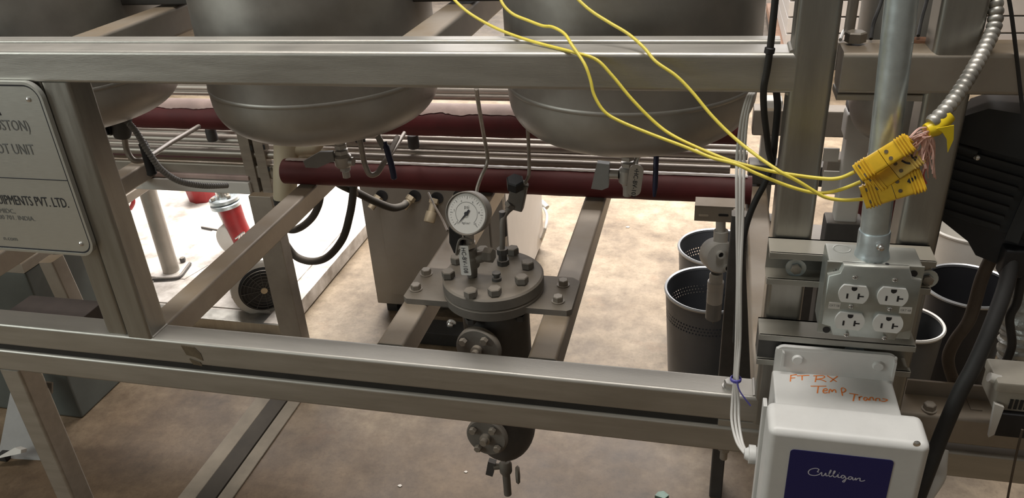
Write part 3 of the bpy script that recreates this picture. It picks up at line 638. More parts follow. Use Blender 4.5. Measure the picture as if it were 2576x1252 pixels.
for k, (px, py) in enumerate(((955, 492), (1038, 492), (1094, 497), (1150, 492))):
    c = at(px, py, Y0 - .002)
    r_ = MB().lathe([(0, 0), (.020, 0), (.020, .003), (0, .003)], c + V((.008, 0, .0)), (0, -1, 0), 20).build('port_ring', black, cb)
    b0 = MB(); dn = V((-.45, -.62, -.62)).normalized() if k < 2 else V((-.15, -.55, -.8)).normalized()
    b0.bolt(c, dn, .0155, .020, False); b0.cyl(c + dn * .018, c + dn * .050, .0115)
    if k == 2: b0.lathe([(.010, .045), (.0165, .046), (.0175, .060), (.0175, .078), (.0160, .080), (.0125, .079), (.0115, .055)], c, dn, 20)
    b0.build('hose_fitting', brass, r_)
tag(MB().lathe([(0, 0), (.017, 0), (.017, .004), (.010, .006), (.010, .020), (.006, .022), (0, .022)], V((at(1135, 803, 1.08).x, 1.08, FZ + .05)), (0, -1, .2), 18).build('pipe_cap_fitting', chrome), 'small round shiny pipe cap low behind the left support rail', 'fitting')  # a plain pipe cap, not part of any drain
tag(MB().box(-.93, -.62, 1.02, 1.10, FZ, FZ + .05, bev=.006).build('dark_rail', black_rub), 'dark low bar on the floor before the cabinet', 'bar')
fl = thing('float_cable', 'pale cable with white plug and conduit along the cabinet side, on the bright floor', 'cable', at(1365, 560, 1.6))
tube('cable', white_pl, fl, [at(1360, 512, 1.75), at(1368, 522, 1.72), at(1376, 545, 1.68), at(1370, 580, 1.62), atz(1355, 620, FZ + .008), atz(1340, 650, FZ + .008)], .0055, 8)
cyl('plug', white_pl, fl, at(1362, 508, 1.74), at(1376, 522, 1.72), .011)
bar('floor_conduit', brown_cable, fl, atz(1362, 575, FZ + .006), atz(1338, 660, FZ + .006), .022, .012, .004)

# hoses
def hose(label, pts, r=.0115): return tag(MB().tube(smooth(pts, 8), r, 14).build('black_hose', hose_m), label, 'hose', 'black water hoses')
hose('black hose from the cabinet fitting sagging up to the left', [at(1022, 510, 1.12), at(1012, 518, 1.10), at(985, 522, 1.05), at(940, 505, 1.0), at(900, 485, .96), at(860, 466, .92), at(835, 450, .9)])
hose('black hose looping twice over the white platform, behind the lower crossbar', [at(890, 455, .93), at(888, 490, .93), at(880, 540, .93), at(862, 600, .93), at(825, 645, .93), at(785, 657, .93), at(745, 645, .93), at(718, 612, .93), at(700, 578, .95), at(699, 560, .98), at(715, 572, 1.01), at(738, 578, 1.02), at(765, 566, 1.02), at(790, 540, 1.02), at(804, 505, 1.02), at(806, 470, 1.02), at(806, 440, .95)])
tag(MB().tube(smooth([at(894, 440, .70), at(897, 470, .70), at(900, 492, .70)]), [.0012] * 9 + [.0022] * 3 + [.0012], 8).build('hanging_wire', pipe_m), 'thin wire dangling in front of the lower red pipe, left', 'wire')

# ------------------------------------------------------------------ white pump platform with pump
pf = thing('pump_platform', 'dusty white pump platform on the floor, lit by the door', 'platform', (-1.9, 1.55, FZ))
PX0, PX1, PY0, PY1, PZ = -3.0, -1.345, .985, 2.35, FZ + .055
bx('deck', plat_m, pf, PX0, PX1, PY0, PY1, FZ + .012, PZ, bev=.004)
for a in ((PX0, PX1 + .004, PY0 - .014, PY0 + .05), (PX0, PX1 + .004, PY1 - .05, PY1 + .004)):
    bx('rim', steel_post, pf, a[0], a[1], a[2], a[3], FZ + .006, PZ + .006, bev=.003)
bx('rim', plat_m, pf, PX1 - .06, PX1 + .006, PY0 - .01, PY1, FZ + .006, PZ + .008, bev=.003)
bx('inner_tray', plat_m, pf, -1.98, PX1 - .075, PY0 + .065, 1.72, PZ - .002, PZ + .004, bev=.002)
for xx, yy in ((PX1 - .03, PY0 + .03), (PX1 - .03, PY1 - .3), (PX0 + .1, PY0 + .1), (PX1 - .03, 1.72)): bx('foot', black_rub, pf, xx - .02, xx + .02, yy - .02, yy + .02, FZ, FZ + .014)
pm = thing('pump_motor', 'white electric motor with black fan grille, behind the slotted rack post', 'motor', (-1.53, 1.25, PZ))
mc = at(664, 728, 1.05); md = V((-.70, 1, .0)).normalized()
lathe('casing', white_pl, pm, [(r_ * 1.60, z_ * 1.2) for r_, z_ in ((0, .004), (.060, .004), (.066, .010), (.068, .03), (.068, .065), (.060, .068), (.060, .20), (.055, .22), (0, .22))], mc, md, n=40)
b0 = MB(); u, w, _ = frame(md)
for k in range(20):
    a = 2 * math.pi * k / 20; e = u * math.cos(a) + w * math.sin(a); f_ = md.cross(e)
    b0.prism([(.083, -.002), (.098, -.0015), (.098, .0015), (.083, .002)], mc + md * .086, e, f_, md, .14)
b0.build('cooling_fin', white_pl, pm)
gl = lathe('fan_guard', black, pm, [(r_ * 1.40, z_) for r_, z_ in ((0, -.006), (.030, -.006), (.052, -.003), (.060, .006), (.060, .012), (0, .012))], mc, md, n=40)
b0 = MB()
for rr in (.020, .031, .042, .053, .064, .075): b0.lathe([(rr - .0012, -.006), (rr, -.009), (rr + .0012, -.006)], mc + md * (.0005 if rr < .06 else .002), md, 40)
for k in range(12):
    a = 2 * math.pi * k / 12; e = u * math.cos(a) + w * math.sin(a); b0.tube([mc + e * .010 - md * .0075, mc + e * .076 - md * .0055], .0014, 6)
b0.build('guard_wire', cast_dark, gl)
MB().lathe([(0, -.011), (.011, -.011), (.012, -.006), (0, -.006)], mc, md, 16).build('hub', brass, gl)
b0 = MB()
for s_ in (-1, 1): MB().box(mc.x - .10 + s_ * .05, mc.x - .07 + s_ * .05, 1.13, 1.23, PZ + .005, mc.z - .04, bev=.003).build('foot', white_pl, pm)
tube('lead', black_rub, pm, [at(558, 752, 1.18), at(556, 768, 1.16), at(545, 778, 1.14), at(538, 786, 1.12)], .004, 8)
b0 = MB(); 
for px, py in ((592, 747), (606, 762)): b0.bolt(at(px, py, 1.12), (-.5, -.8, .2), .006, .012, False)
b0.build('bolt', cast, pm)
pp = thing('pump_column', 'flanged pump pipe with a red sleeve on the white platform', 'pump', at(585, 620, 1.42))
c = at(563, 497, 1.42); dn = V((.10, -.02, -1)).normalized()
lathe('flange', zinc, pp, [(0, -.004), (.052, -.004), (.056, 0), (.056, .012), (0, .012)], c, dn, n=36)
lathe('flange', zinc, pp, [(0, .018), (.054, .018), (.057, .021), (.057, .034), (.035, .036), (0, .036)], c, dn, n=36)
for k in range(4): 
    u, w, _ = frame(dn); a = k * math.pi / 2 + .5; MB().bolt(c + (u * math.cos(a) + w * math.sin(a)) * .042 - dn * .004, -dn, .009, .012, False).build('bolt', boltm, pp)
lathe('top_fitting', chrome, pp, [(.024, -.03), (.026, -.004), (0, -.004), ], c, dn, n=24)
MB().tube([c + dn * .036 + V((.012, 0, 0)), c + dn * .10 + V((.014, 0, 0)), c + dn * .17 + V((.024, 0, 0)), c + dn * .215 + V((.030, 0, 0))], [.042, .040, .039, .039], 28).build('red_sleeve', red_bright, pp)
MB().tube([c + dn * .034 + V((-.03, .012, 0)), c + dn * .10 + V((-.026, .012, 0)), c + dn * .155 + V((-.02, .012, 0))], [.026, .020, .030], 22).build('glare_pipe', white_pl, pp)  # white shape painted in for the glare left of the red sleeve
b0 = MB(); cc = V((c.x + .005, 1.43, PZ + .075)); b0.lathe([(0, -.045), (.050, -.042), (.068, -.030), (.070, .030), (.050, .042), (0, .045)], cc, (0, 1, 0), 32); b0.build('volute', white_pl, pp)
for k in range(3): MB().tube(smooth([at(592 + k * 6, 600 - k * 5, 1.30), at(602 + k * 6, 594 - k * 5, 1.30), at(600 + k * 6, 604 - k * 5, 1.30)]), .003, 8).build('clamp_link', chrome, pp)
rb = thing('red_canister', 'red canister hanging over the back of the white platform', 'canister', at(508, 490, 1.9))
c = at(503, 462, 1.9); MB().lathe([(0, -.085), (.055, -.080), (.062, -.07), (.074, .03), (.074, .06), (0, .06)], c, (0, 0, 1), 8).build('bucket', red_bright, rb)
MB().lathe([(.071, .02), (.077, .022), (.077, .034), (.071, .036)], c, (0, 0, 1), 8).build('rim', red, rb)
pl = thing('floor_pole', 'round grey steel pole standing on the white platform, left of the pump', 'pole', atz(428, 684, PZ))
q = atz(432, 684, PZ); MB().tube([q, q + V((0, 0, .60))], .030, 24).build('pole', steel_dusty, pl)
MB().tube(smooth([atz(385, 702, PZ + .012), atz(430, 700, PZ + .012), atz(452, 695, PZ + .012), atz(465, 680, PZ + .012), atz(478, 662, PZ + .012)], 4), .0062, 8).build('bent_rod', cast_dark, pl)
b0 = MB(); b0.prism([(-.10, -.05), (.09, -.05), (.12, .06), (-.05, .09)], (q.x, q.y, PZ), (1, 0, 0), (0, 1, 0), (0, 0, 1), .006); b0.build('base_plate', plat_m, pl)
MB().bolt(atz(461, 658, PZ + .006), (0, 0, 1), .011, .018, False).build('stud', cast_dark, pl)
tag(MB().tube(smooth([at(300, 430, 1.2), at(312, 460, 1.4), at(332, 492, 1.5), at(335, 510, 1.5), at(328, 525, 1.5)]), .008, 8).build('red_cable', red_bright), 'short red cable curve beside the left frame post', 'cable')
tag(MB().prism([(0, 0), (.10, -.02), (.10, -.014), (0, .006)], atz(506, 574, PZ + .002), (1, 0, 0), (0, 1, 0), (0, 0, 1), .008).build('flat_bar', cast_dark), 'flat metal scrap bar left of the red-sleeved pump', 'scrap')

# ------------------------------------------------------------------ far left, seen below the nameplate
gp = thing('grey_machine', 'dark grey machine block at the left edge below the nameplate', 'machine', (-1.9, .62, FZ))
bx('block', mat('dark_grey_paint', (.10, .11, .10), .6, 0, .15, 6), gp, -2.45, -1.756, .50, .90, FZ, -1.0, bev=.008)
bar('support_rail', steel_dusty, gp, (-1.80, .50, -.985), (-1.80, 1.10, -.985), .09, .03, .004)
bar('leg', steel_dusty, gp, at(190, 785, .50), at(128, 650, .50), .045, .045, .005, (0, 1, 0))
bb = thing('cable_bundle', 'black tangle of cables beside the dark grey machine block', 'cable', at(95, 735, .75))
MB().sph(at(98, 725, .8), .035, 8).build('knot', black, bb)
tube('cable', black, bb, [at(75, 660, .8), at(82, 700, .8), at(96, 720, .8), at(115, 712, .8), at(150, 700, .8)], .008, 8)
tube('cable', black, bb, [at(86, 700, .8), at(105, 680, .8), at(128, 662, .8)], .009, 8)
tag(bx('dark_crate', mat('dark_brown_box', (.045, .032, .026), .7, 0, .3, 10), None, -1.40, -1.215, .12, .19, -.92, -.846, bev=.004), 'small dark brown box behind the lower beam, just left of the frame post', 'box')
gs = thing('leaning_sheet', 'pale grey sheet leaning on the floor left of the stand leg', 'sheet', atz(55, 1120, FZ))
c0 = atz(70, 1170, FZ)
MB().prism([(-.09, 0), (.05, -.02), (.00, .22), (-.06, .24)], (c0.x - .02, c0.y + .03, FZ + .002), (1, .1, 0), (0, .5, .86), (0, -.86, .5), .008).build('sheet', grey_pl, gs)
MB().prism([(-.05, 0), (.03, .02), (.03, .03), (.01, .035)], (c0.x - .03, c0.y + .0, FZ + .02), (1, .1, 0), (0, .5, .86), (0, -.86, .5), .02).build('bracket', white_pl, gs)
bx('rubber_foot', black_rub, gs, c0.x - .10, c0.x - .07, c0.y + .0, c0.y + .03, FZ, FZ + .02, bev=.003)

# ------------------------------------------------------------------ nameplate
npl = thing('nameplate', 'brushed steel nameplate with black border and engraved company text', 'sign', (-1.25, -.006, -.62))
px0, px1, pz0, pz1 = -1.56, -.9935, -.615, -.3115
YP = -.008
def rpoly(x0, x1, z0, z1, r): return [((x0 + x1) / 2 + a, (z0 + z1) / 2 + b) for a, b in rrect(x1 - x0, z1 - z0, r, 8)]
MB().prism(rpoly(px0, px1, pz0, pz1, .028), (0, -.001, 0), (1, 0, 0), (0, 0, 1), (0, -1, 0), .007).build('plate', plate_m, npl)
def ringband(a, b, y, t):
    k = len(a); mb = MB()
    A = [V((p[0], y, p[1])) for p in a]; B = [V((p[0], y, p[1])) for p in b]; A2 = [p + V((0, -t, 0)) for p in A]; B2 = [p + V((0, -t, 0)) for p in B]
    mb.add(A + B + A2 + B2, [(2 * k + i, 2 * k + (i + 1) % k, 3 * k + (i + 1) % k, 3 * k + i) for i in range(k)] + [(i, (i + 1) % k, 2 * k + (i + 1) % k, 2 * k + i) for i in range(k)] + [(k + i, k + (i + 1) % k, 3 * k + (i + 1) % k, 3 * k + i) for i in range(k)])
    return mb
ringband(rpoly(px0, px1, pz0, pz1, .028), rpoly(px0 + .0045, px1 - .0045, pz0 + .0045, pz1 - .0045, .024), YP, .0015).build('raised_edge', plate_m, npl)
ringband(rpoly(px0 + .0048, px1 - .0048, pz0 + .0048, pz1 - .0048, .0235), rpoly(px0 + .0075, px1 - .0075, pz0 + .0075, pz1 - .0075, .021), YP, .0004).build('black_border', ink, npl)
MB().box(px0 + .007, px1 - .007, YP - .0004, YP, -.4758, -.4742).build('divider_line', ink, npl)
for px, py in ((72, 250), (204, 613)):
    c = at(px, py, YP); MB().lathe([(.0042, 0), (.0038, .0015), (.002, .0028), (0, .003)], (c.x, YP, c.z), (0, -1, 0), 14).build('screw', chrome, npl)
def nt(s, px, py, size, m, sx=1.0):
    c = at(px, py, YP); text('lettering', s, size, (c.x, YP - .0006, c.z), (1, 0, 0), (0, 0, 1), m, npl, 'RIGHT', sx)
nt('(HOUSTON)', 75, 318, .0255, ink_soft, .72); nt('PILOT UNIT', 87, 378, .0255, ink_soft, .72)
nt('EQUIPMENTS PVT. LTD.', 172, 512, .0250, ink, .62); nt('MIDC,', 38, 532, .012, ink_soft); nt('400 701. INDIA.', 88, 551, .012, ink_soft); nt('n.com', 44, 601, .012, ink_soft)
MB().prism([(0, 0), (.004, 0), (.002, .008)], at(-2, 290, YP - .0005), (1, 0, 0), (0, 0, 1), (0, -1, 0), .0003).build('emblem_corner', ink, npl)

# ------------------------------------------------------------------ strut channels, conduit, outlet box
def strut(label, z0, z1, x0, x1):
    s = thing('strut_channel', label, 'channel', (.19, -.025, z0), 'strut channels')
    b = MB(); yb, yf = -.002, -.045; t = .003; lip = .009
    b.box(x0, x1, yb - t, yb, z0, z1)
    for zz, sg in ((z0, 1), (z1, -1)):
        b.box(x0, x1, yf, yb, min(zz, zz + sg * t), max(zz, zz + sg * t))
        b.box(x0, x1, yf - .001, yf + t, min(zz, zz + sg * lip), max(zz, zz + sg * lip), bev=.0009)
        b.box(x0, x1, yf, yf + .010, min(zz + sg * (lip - t), zz + sg * lip), max(zz + sg * (lip - t), zz + sg * lip))
    b.build('channel', strutm, s)
    return s
s1 = strut('upper galvanized strut channel passing behind the outlet box', -.560, -.512, .089, .287)
s2 = strut('lower strut channel below the outlet box with the white enclosure hung on it', -.690, -.640, .087, .285)
def wbolt(px, py, par, r, Y=-.012):
    c = at(px, py, Y); MB().lathe([(0, 0), (r, 0), (r, .002), (0, .002)], c, (0, -1, 0), 20).build('washer', zinc, par); MB().bolt(c + V((0, -.002, 0)), (0, -1, 0), r * .55, .006, False).build('bolt', boltm, par)
wbolt(2002, 672, s1, .013, -.03); wbolt(2332, 700, s1, .013, -.03); wbolt(1947, 872, s2, .008, -.02); wbolt(2148, 884, s2, .013, -.03)
bx('end_tab', cast_dark, s2, .0875, .118, -.040, -.006, -.685, -.650)

cdn = thing('conduit', 'galvanized steel conduit pipe rising from the outlet box', 'pipe', (.203, -.072, -.494))
ca, cb_ = V((.2035, -.072, -.494)), V((.1895, -.072, .35))
cb_ = V((.2035 - .052 * 0 - .0, -.072, .35))
c0 = at(2202, 567, -.072); c1 = at(2268, 0, -.072); dd = (c1 - c0).normalized()
MB().tube([c0 - dd * .02, c0 + dd * .75], .0165, 32).build('pipe', zinc, cdn)
base = at(2192, 648, -.072); ax = (c0 - base).normalized()
MB().lathe([(0, 0), (.0195, 0), (.0205, .003), (.0195, .008), (.0182, .012), (.0182, .036), (.0175, .038), (.0165, .038)], base, ax, 36).build('connector', zinc, cdn)
q = at(2206, 601, -.072) ; q = V((q.x, -.0905, q.z)); MB().lathe([(0, 0), (.0042, 0), (.0042, .003), (.0025, .004), (.0025, .008), (.003, .0085), (0, .009)], q, (.15, -1, .1), 12).build('set_screw', chrome, cdn)

ob = thing('outlet_box', 'square galvanized outlet box with four white receptacles', 'outlet', (.206, -.07, -.597))
ox0, ox1, oz0, oz1 = .1535, .2595, -.597, -.4935
bx('box', zinc_box, ob, ox0, ox1, -.092, -.045, oz0, oz1, bev=.003)
# cover with notched corners and raised face
nn = .016
cov = [(ox0 + nn, oz0), (ox1 - nn, oz0), (ox1 - nn * .8, oz0 + nn * .7), (ox1, oz0 + nn), (ox1, oz1 - nn), (ox1 - nn * .7, oz1 - nn * .8), (ox1 - nn, oz1), (ox0 + nn, oz1), (ox0 + nn * .8, oz1 - nn * .7), (ox0, oz1 - nn), (ox0, oz0 + nn), (ox0 + nn * .7, oz0 + nn * .8)]
cx_, cz_ = (ox0 + ox1) / 2, (oz0 + oz1) / 2
b0 = MB(); k = len(cov)
layers = [(1.0, -.092), (1.0, -.0955), (.975, -.0995), (.955, -.1008)]
vs = []
for sc, yy in layers: vs += [V((cx_ + (p[0] - cx_) * sc, yy, cz_ + (p[1] - cz_) * sc)) for p in cov]
fs = [(j * k + i, j * k + (i + 1) % k, (j + 1) * k + (i + 1) % k, (j + 1) * k + i) for j in range(3) for i in range(k)] + [tuple(range(3 * k, 4 * k))]
b0.add(vs, fs); cv = b0.build('cover', zinc_box, ob, 60)
bx('mount_flange', zinc_box, ob, ox0 - .0015, ox1 + .0015, -.0945, -.0915, oz0 + .0, oz1 - .0, bev=.001)
YC = -.1008
b0 = MB()
for px, py in ((2201, 663 - 3), (2232, 664), ): b0.lathe([(0, .0003), (.0024, .0003), (.0024, -.001)], atz(px, py, oz1), (0, 0, 1), 12)
b0.build('vent_hole', black, ob)
MB().lathe([(.0092, 0), (.0100, .0003), (.0108, 0)], atz(2118, 625, oz1 + .0002), (0, 0, 1), 24).build('knockout', zinc_box, ob)
def screw(px, py, r=.0036, y=YC, m=chrome, par=ob):
    c = at(px, py, y); s_ = MB().lathe([(r, 0), (r, .0008), (r * .6, .0018), (0, .002)], c, (0, -1, 0), 14).build('screw', m, par)
    b = MB(); b.box(c.x - r * .7, c.x + r * .7, y - .0022, y - .0018, c.z - r * .12, c.z + r * .12); b.box(c.x - r * .12, c.x + r * .12, y - .0022, y - .0018, c.z - r * .7, c.z + r * .7); b.build('screw_slot', cast_dark, s_)
for px, py in ((2151, 697), (2251, 703), (2141, 770), (2239, 777), (2129, 841), (2225, 849)): screw(px, py, .0030)
screw(2102, 680, .0046, -.0925); 
for px, py in ((2298, 688), (2079, 829)):
    c = at(px, py, -.0948); MB().lathe([(0, .0004), (.0045, .0004), (.0045, -.001)], c, (0, -1, 0), 14).build('screw_hole', black, ob)
def recept(px, py):
    c = at(px, py, YC); r = .0172; fl_ = .0125; poly = []
    for a in [math.radians(x_) for x_ in range(-46, 47, 8)]: poly.append((r * math.cos(a), r * math.sin(a)))
    for a in [math.radians(x_) for x_ in range(134, 227, 8)]: poly.append((r * math.cos(a), r * math.sin(a)))
    b = MB(); b.prism(poly, c, (1, 0, 0), (0, 0, 1), (0, -1, 0), .0032); k = len(poly)
    o = b.build('receptacle', outlet_white, ob, 60)
    yq = YC - .0034; b = MB()
    b.box(c.x - .0080, c.x - .0058, yq, yq + .0003, c.z - .0062, c.z + .0008)
    b.box(c.x + .0048, c.x + .0070, yq, yq + .0003, c.z - .0062, c.z + .0018); b.box(c.x + .0070, c.x + .0118, yq, yq + .0003, c.z - .0030, c.z - .0012)
    b.prism([(-.0032, .0042), (-.0032, .0012), (-.002, -.0006), (0, -.0014), (.002, -.0006), (.0032, .0012), (.0032, .0042)], (c.x - .0002, yq, c.z + .0062), (1, 0, 0), (0, 0, 1), (0, 1, 0), .0003)
    b.build('slot', black, o)
for px, py in ((2146.5, 737), (2245, 743), (2136.6, 805), (2232.6, 811.7)): recept(px, py)
for px, py, s_ in ((2099, 768, 'CKT 5B'), (2278, 780, 'CKT 6B')):
    c = at(px, py, YC); l_ = MB().box(c.x - .0068, c.x + .0068, YC - .0004, YC, c.z - .0046, c.z + .0046).build('paper_label', dial_m, ob)
    text('label_text', s_, .0042, (c.x, YC - .0006, c.z), (1, 0, 0), (0, 0, 1), ink_soft, l_, 'CENTER', .85)

# ------------------------------------------------------------------ white enclosure
en = thing('white_enclosure', 'white plastic control enclosure with a blue front label', 'enclosure', (.19, -.10, -.90))
bx('body', encl, en, .1085, .263, -.134, -.048, -.93, -.693, bev=.004)
bx('mount_flange', encl, en, .110, .264, -.053, -.047, -.72, -.655, bev=.0025)
MB().prism(rpoly(.110, .264, -.72, -.652, .012), (0, -.0465, 0), (1, 0, 0), (0, 0, 1), (0, -1, 0), .006).build('mount_flange', encl, en)
for px in (1966, 2246):
    c = at(px, 905 if px < 2000 else 930, -.057); MB().prism([(0, -.012), (.003, -.012), (.003, .012), (0, .014)], (c.x, -.053, c.z), (1, 0, 0), (0, 0, 1), (0, -1, 0), .006).build('rib', encl, en)
for px, py in ((2006, 903), (2209, 919)):
    c = at(px, py, -.0525); MB().lathe([(0, .004), (.006, .004), (.0075, .002), (.0075, 0)], c, (0, -1, 0), 14).build('flange_screw', encl, en)
lid = bx('lid', encl, en, .0975, .2835, -.188, -.128, -.93, -.684, bev=.010, seg=4)
YL = -.1883
lbx0, lbx1, lbz1 = .1258, .2455, -.7115
MB().prism(rpoly(lbx0, lbx1, -.90, lbz1, .005), (0, YL, 0), (1, 0, 0), (0, 0, 1), (0, -1, 0), .0006).build('blue_label', blue, lid)
c = at(2306, 1115, YL); s_ = MB().lathe([(.0042, 0), (.0042, .001), (.002, .0024), (0, .0026)], c, (0, -1, 0), 14).build('lid_screw', chrome, lid)
bx('gasket_slot', black, en, .0955, .0985, -.126, -.121, -.90, -.712)
bx('hinge_plate', encl, en, .094, .0995, -.130, -.112, -.93, -.695, bev=.001)
def zz(X_, Y_): return 1880 + X_ / 3.194, 860 + Y_ / 3.194
hw = [[(350, 265), (345, 318)], [(350, 268), (398, 262)], [(348, 290), (385, 288)], [(398, 272), (498, 268)], [(440, 270), (440, 308)],
      [(555, 275), (545, 322)], [(530, 272), (600, 270), (622, 280), (600, 293), (550, 300), (590, 302), (635, 320)], [(640, 270), (718, 320)], [(725, 275), (665, 320)],
      [(508, 355), (635, 355)], [(570, 358), (562, 412)], [(610, 395), (640, 388), (635, 375), (615, 380), (608, 400), (622, 410), (645, 405)],
      [(655, 412), (660, 385), (672, 382), (680, 400), (690, 385), (705, 385), (712, 408)], [(765, 432), (755, 375), (778, 372), (790, 388), (775, 403), (758, 403)],
      [(818, 412), (892, 425)], [(862, 420), (850, 475)], [(900, 470), (898, 440)], [(898, 450), (912, 438), (925, 440)],
      [(965, 450), (945, 445), (935, 460), (950, 472), (968, 455), (975, 470)], [(985, 470), (985, 450), (1005, 445), (1015, 470)], [(1030, 475), (1035, 455), (1060, 455), (1065, 475)], [(1085, 455), (1125, 465), (1100, 478), (1075, 475)]]
b0 = MB()
for s_ in hw: b0.ribbon(smooth([atz(*zz(*p), -.693) for p in s_], 4) if len(s_) > 2 else [atz(*zz(*p), -.693) for p in s_], 0.0017, (0, 0, 1), .0003)
b0.build('handwriting', orange_ink, en)
script = [[(575, 1042), (562, 1040), (575, 1022), (550, 1012), (510, 1020), (490, 1040), (500, 1062), (540, 1070), (575, 1062), (597, 1045), (598, 1070), (615, 1070), (630, 1050), (632, 1072), (650, 1068), (672, 1035), (668, 1028), (655, 1060), (662, 1078), (680, 1072), (705, 1040), (698, 1034), (688, 1065), (698, 1082), (715, 1078), (730, 1060), (728, 1082), (745, 1085), (762, 1072)],
          [(736, 1050), (741, 1050)], [(785, 1075), (765, 1068), (752, 1082), (768, 1092), (785, 1078), (790, 1100), (778, 1122), (765, 1118), (785, 1102), (815, 1090)],
          [(840, 1082), (820, 1080), (812, 1095), (828, 1102), (845, 1085), (848, 1105), (862, 1102), (870, 1088), (872, 1108), (885, 1095), (905, 1092), (905, 1112), (925, 1115), (945, 1108)]]
b0 = MB()
for s_ in script: b0.ribbon(smooth([at(*zz(*p), YL - .0007) for p in s_], 4) if len(s_) > 2 else [at(*zz(*p), YL - .0007) for p in s_], .0013, (0, -1, 0), .0003)
b0.build('lettering', white_ink, lid)
gl_ = at(1888, 1142, -.09); MB().tube([(.108, -.09, gl_.z), (.096, -.09, gl_.z), (.095, -.09, gl_.z), (.086, -.09, gl_.z), (.0855, -.09, gl_.z), (.080, -.09, gl_.z)], [.011, .011, .0135, .0135, .010, .007], 14).build('cable_gland', encl, en)

# ------------------------------------------------------------------ white cable bundle with blue tie
wc = thing('white_cable_bundle', 'three white cables hanging from the top beam to the white enclosure', 'cable', at(1855, 950, -.02))
for k in range(3):
    o_ = (k - 1)
    tube('cable', white_cab, wc, [at(1900 + o_ * 5, 226, .07), at(1886 + o_ * 6, 245, .05), at(1872 + o_ * 7, 300, .04), at(1864 + o_ * 9, 380, .02), at(1862 + o_ * 9, 440, .0), at(1861 + o_ * 7, 560, -.008), at(1859 + o_ * 4, 700, -.012 - .002 * k), at(1857 + o_ * 5, 850, -.014), at(1851 + o_ * 4, 955, -.016 - .003 * k), at(1850 + o_ * 8, 1010, -.022), at(1850 + o_ * 9, 1060, -.035), at(1860 + o_ * 7, 1110, -.06), at(1876 + o_ * 3, 1140, -.085)], .0021, 10)
c = at(1851, 953, -.018); MB().lathe([(.0068, -.003), (.0082, -.002), (.0082, .002), (.0068, .003)], c, (0, 0, 1), 16).build('blue_tie', blue_tie, wc)
tube('tie_tail', blue_tie, wc, [at(1853, 958, -.028), at(1862, 985, -.03), at(1888, 1020, -.03)], .0011, 8)

# black cables
tag(MB().tube(smooth([at(1952, -20, -.006), at(1944, 60, -.006), at(1937, 125, -.006), at(1929, 180, -.005), at(1921, 225, 0), at(1922, 280, .03), at(1929, 340, .05), at(1934, 380, .06), at(1940, 405, .065)], 8), .0042, 12).build('black_cable', black_rub), 'black cable crossing in front of the top beam near the right post', 'cable')
tag(MB().tube(smooth([at(1952, 222, .075), at(1956, 270, .07), at(1950, 340, .07), at(1942, 411, .07), at(1924, 460, .07), at(1903, 500, .07), at(1884, 545, .07), at(1871, 597, .07), at(1862, 680, .07), at(1855, 780, .08), at(1850, 860, .09)], 8), .0046, 12).build('black_cable', black_rub), 'black cable behind the top beam, curving down behind the white cables', 'cable')
tag(MB().lathe([(.0045, -.004), (.0062, -.003), (.0062, .003), (.0045, .004)], at(1936, 127, -.0065), (0.1, 0, 1), 14).build('cable_clip', black), 'small black clip where the cable meets the top beam edge', 'clip')

# ------------------------------------------------------------------ yellow thermocouple wires
def ywire(label, pts, r=.0021):
    P = [at(x_, y_, Y_) for x_, y_, Y_ in pts]
    return tag(MB().tube(smooth(P, 8), r, 10).build('yellow_wire', yellow), label, 'wire', 'yellow thermocouple wires')
ywire('yellow wire entering leftmost at the top and ending in the upper connector', [(1120, -25, .14), (1170, 25, .11), (1230, 62, .085), (1290, 88, .06), (1360, 110, .03), (1445, 132, -.004), (1500, 150, -.012), (1540, 190, -.02), (1590, 250, -.03), (1650, 310, -.04), (1700, 345, -.05), (1780, 382, -.065), (1850, 408, -.08), (1950, 432, -.095), (2060, 448, -.105), (2110, 448, -.11), (2150, 432, -.115)])
ywire('yellow wire with an S bend in front of the right tank', [(1252, -25, .10), (1265, 10, .085), (1290, 35, .075), (1330, 52, .06), (1365, 65, .045), (1390, 68, .035), (1420, 85, .02), (1440, 115, .0), (1470, 160, -.02), (1485, 200, -.028), (1495, 240, -.034), (1520, 280, -.04), (1560, 305, -.045), (1640, 338, -.055), (1720, 368, -.065), (1790, 396, -.075), (1850, 412, -.09), (1905, 437, -.098), (1990, 470, -.104), (2055, 485, -.106), (2110, 478, -.108), (2165, 457, -.108)])
ywire('yellow wire farthest right, straight down to the lowest connector', [(1425, -30, .07), (1480, 22, .05), (1530, 55, .035), (1580, 85, .02), (1620, 120, .0), (1650, 155, -.015), (1700, 190, -.025), (1740, 230, -.035), (1790, 290, -.05), (1840, 340, -.065), (1895, 385, -.085), (1960, 430, -.108), (2010, 457, -.112), (2055, 485, -.114), (2080, 497, -.114), (2120, 503, -.113), (2170, 501, -.112)])

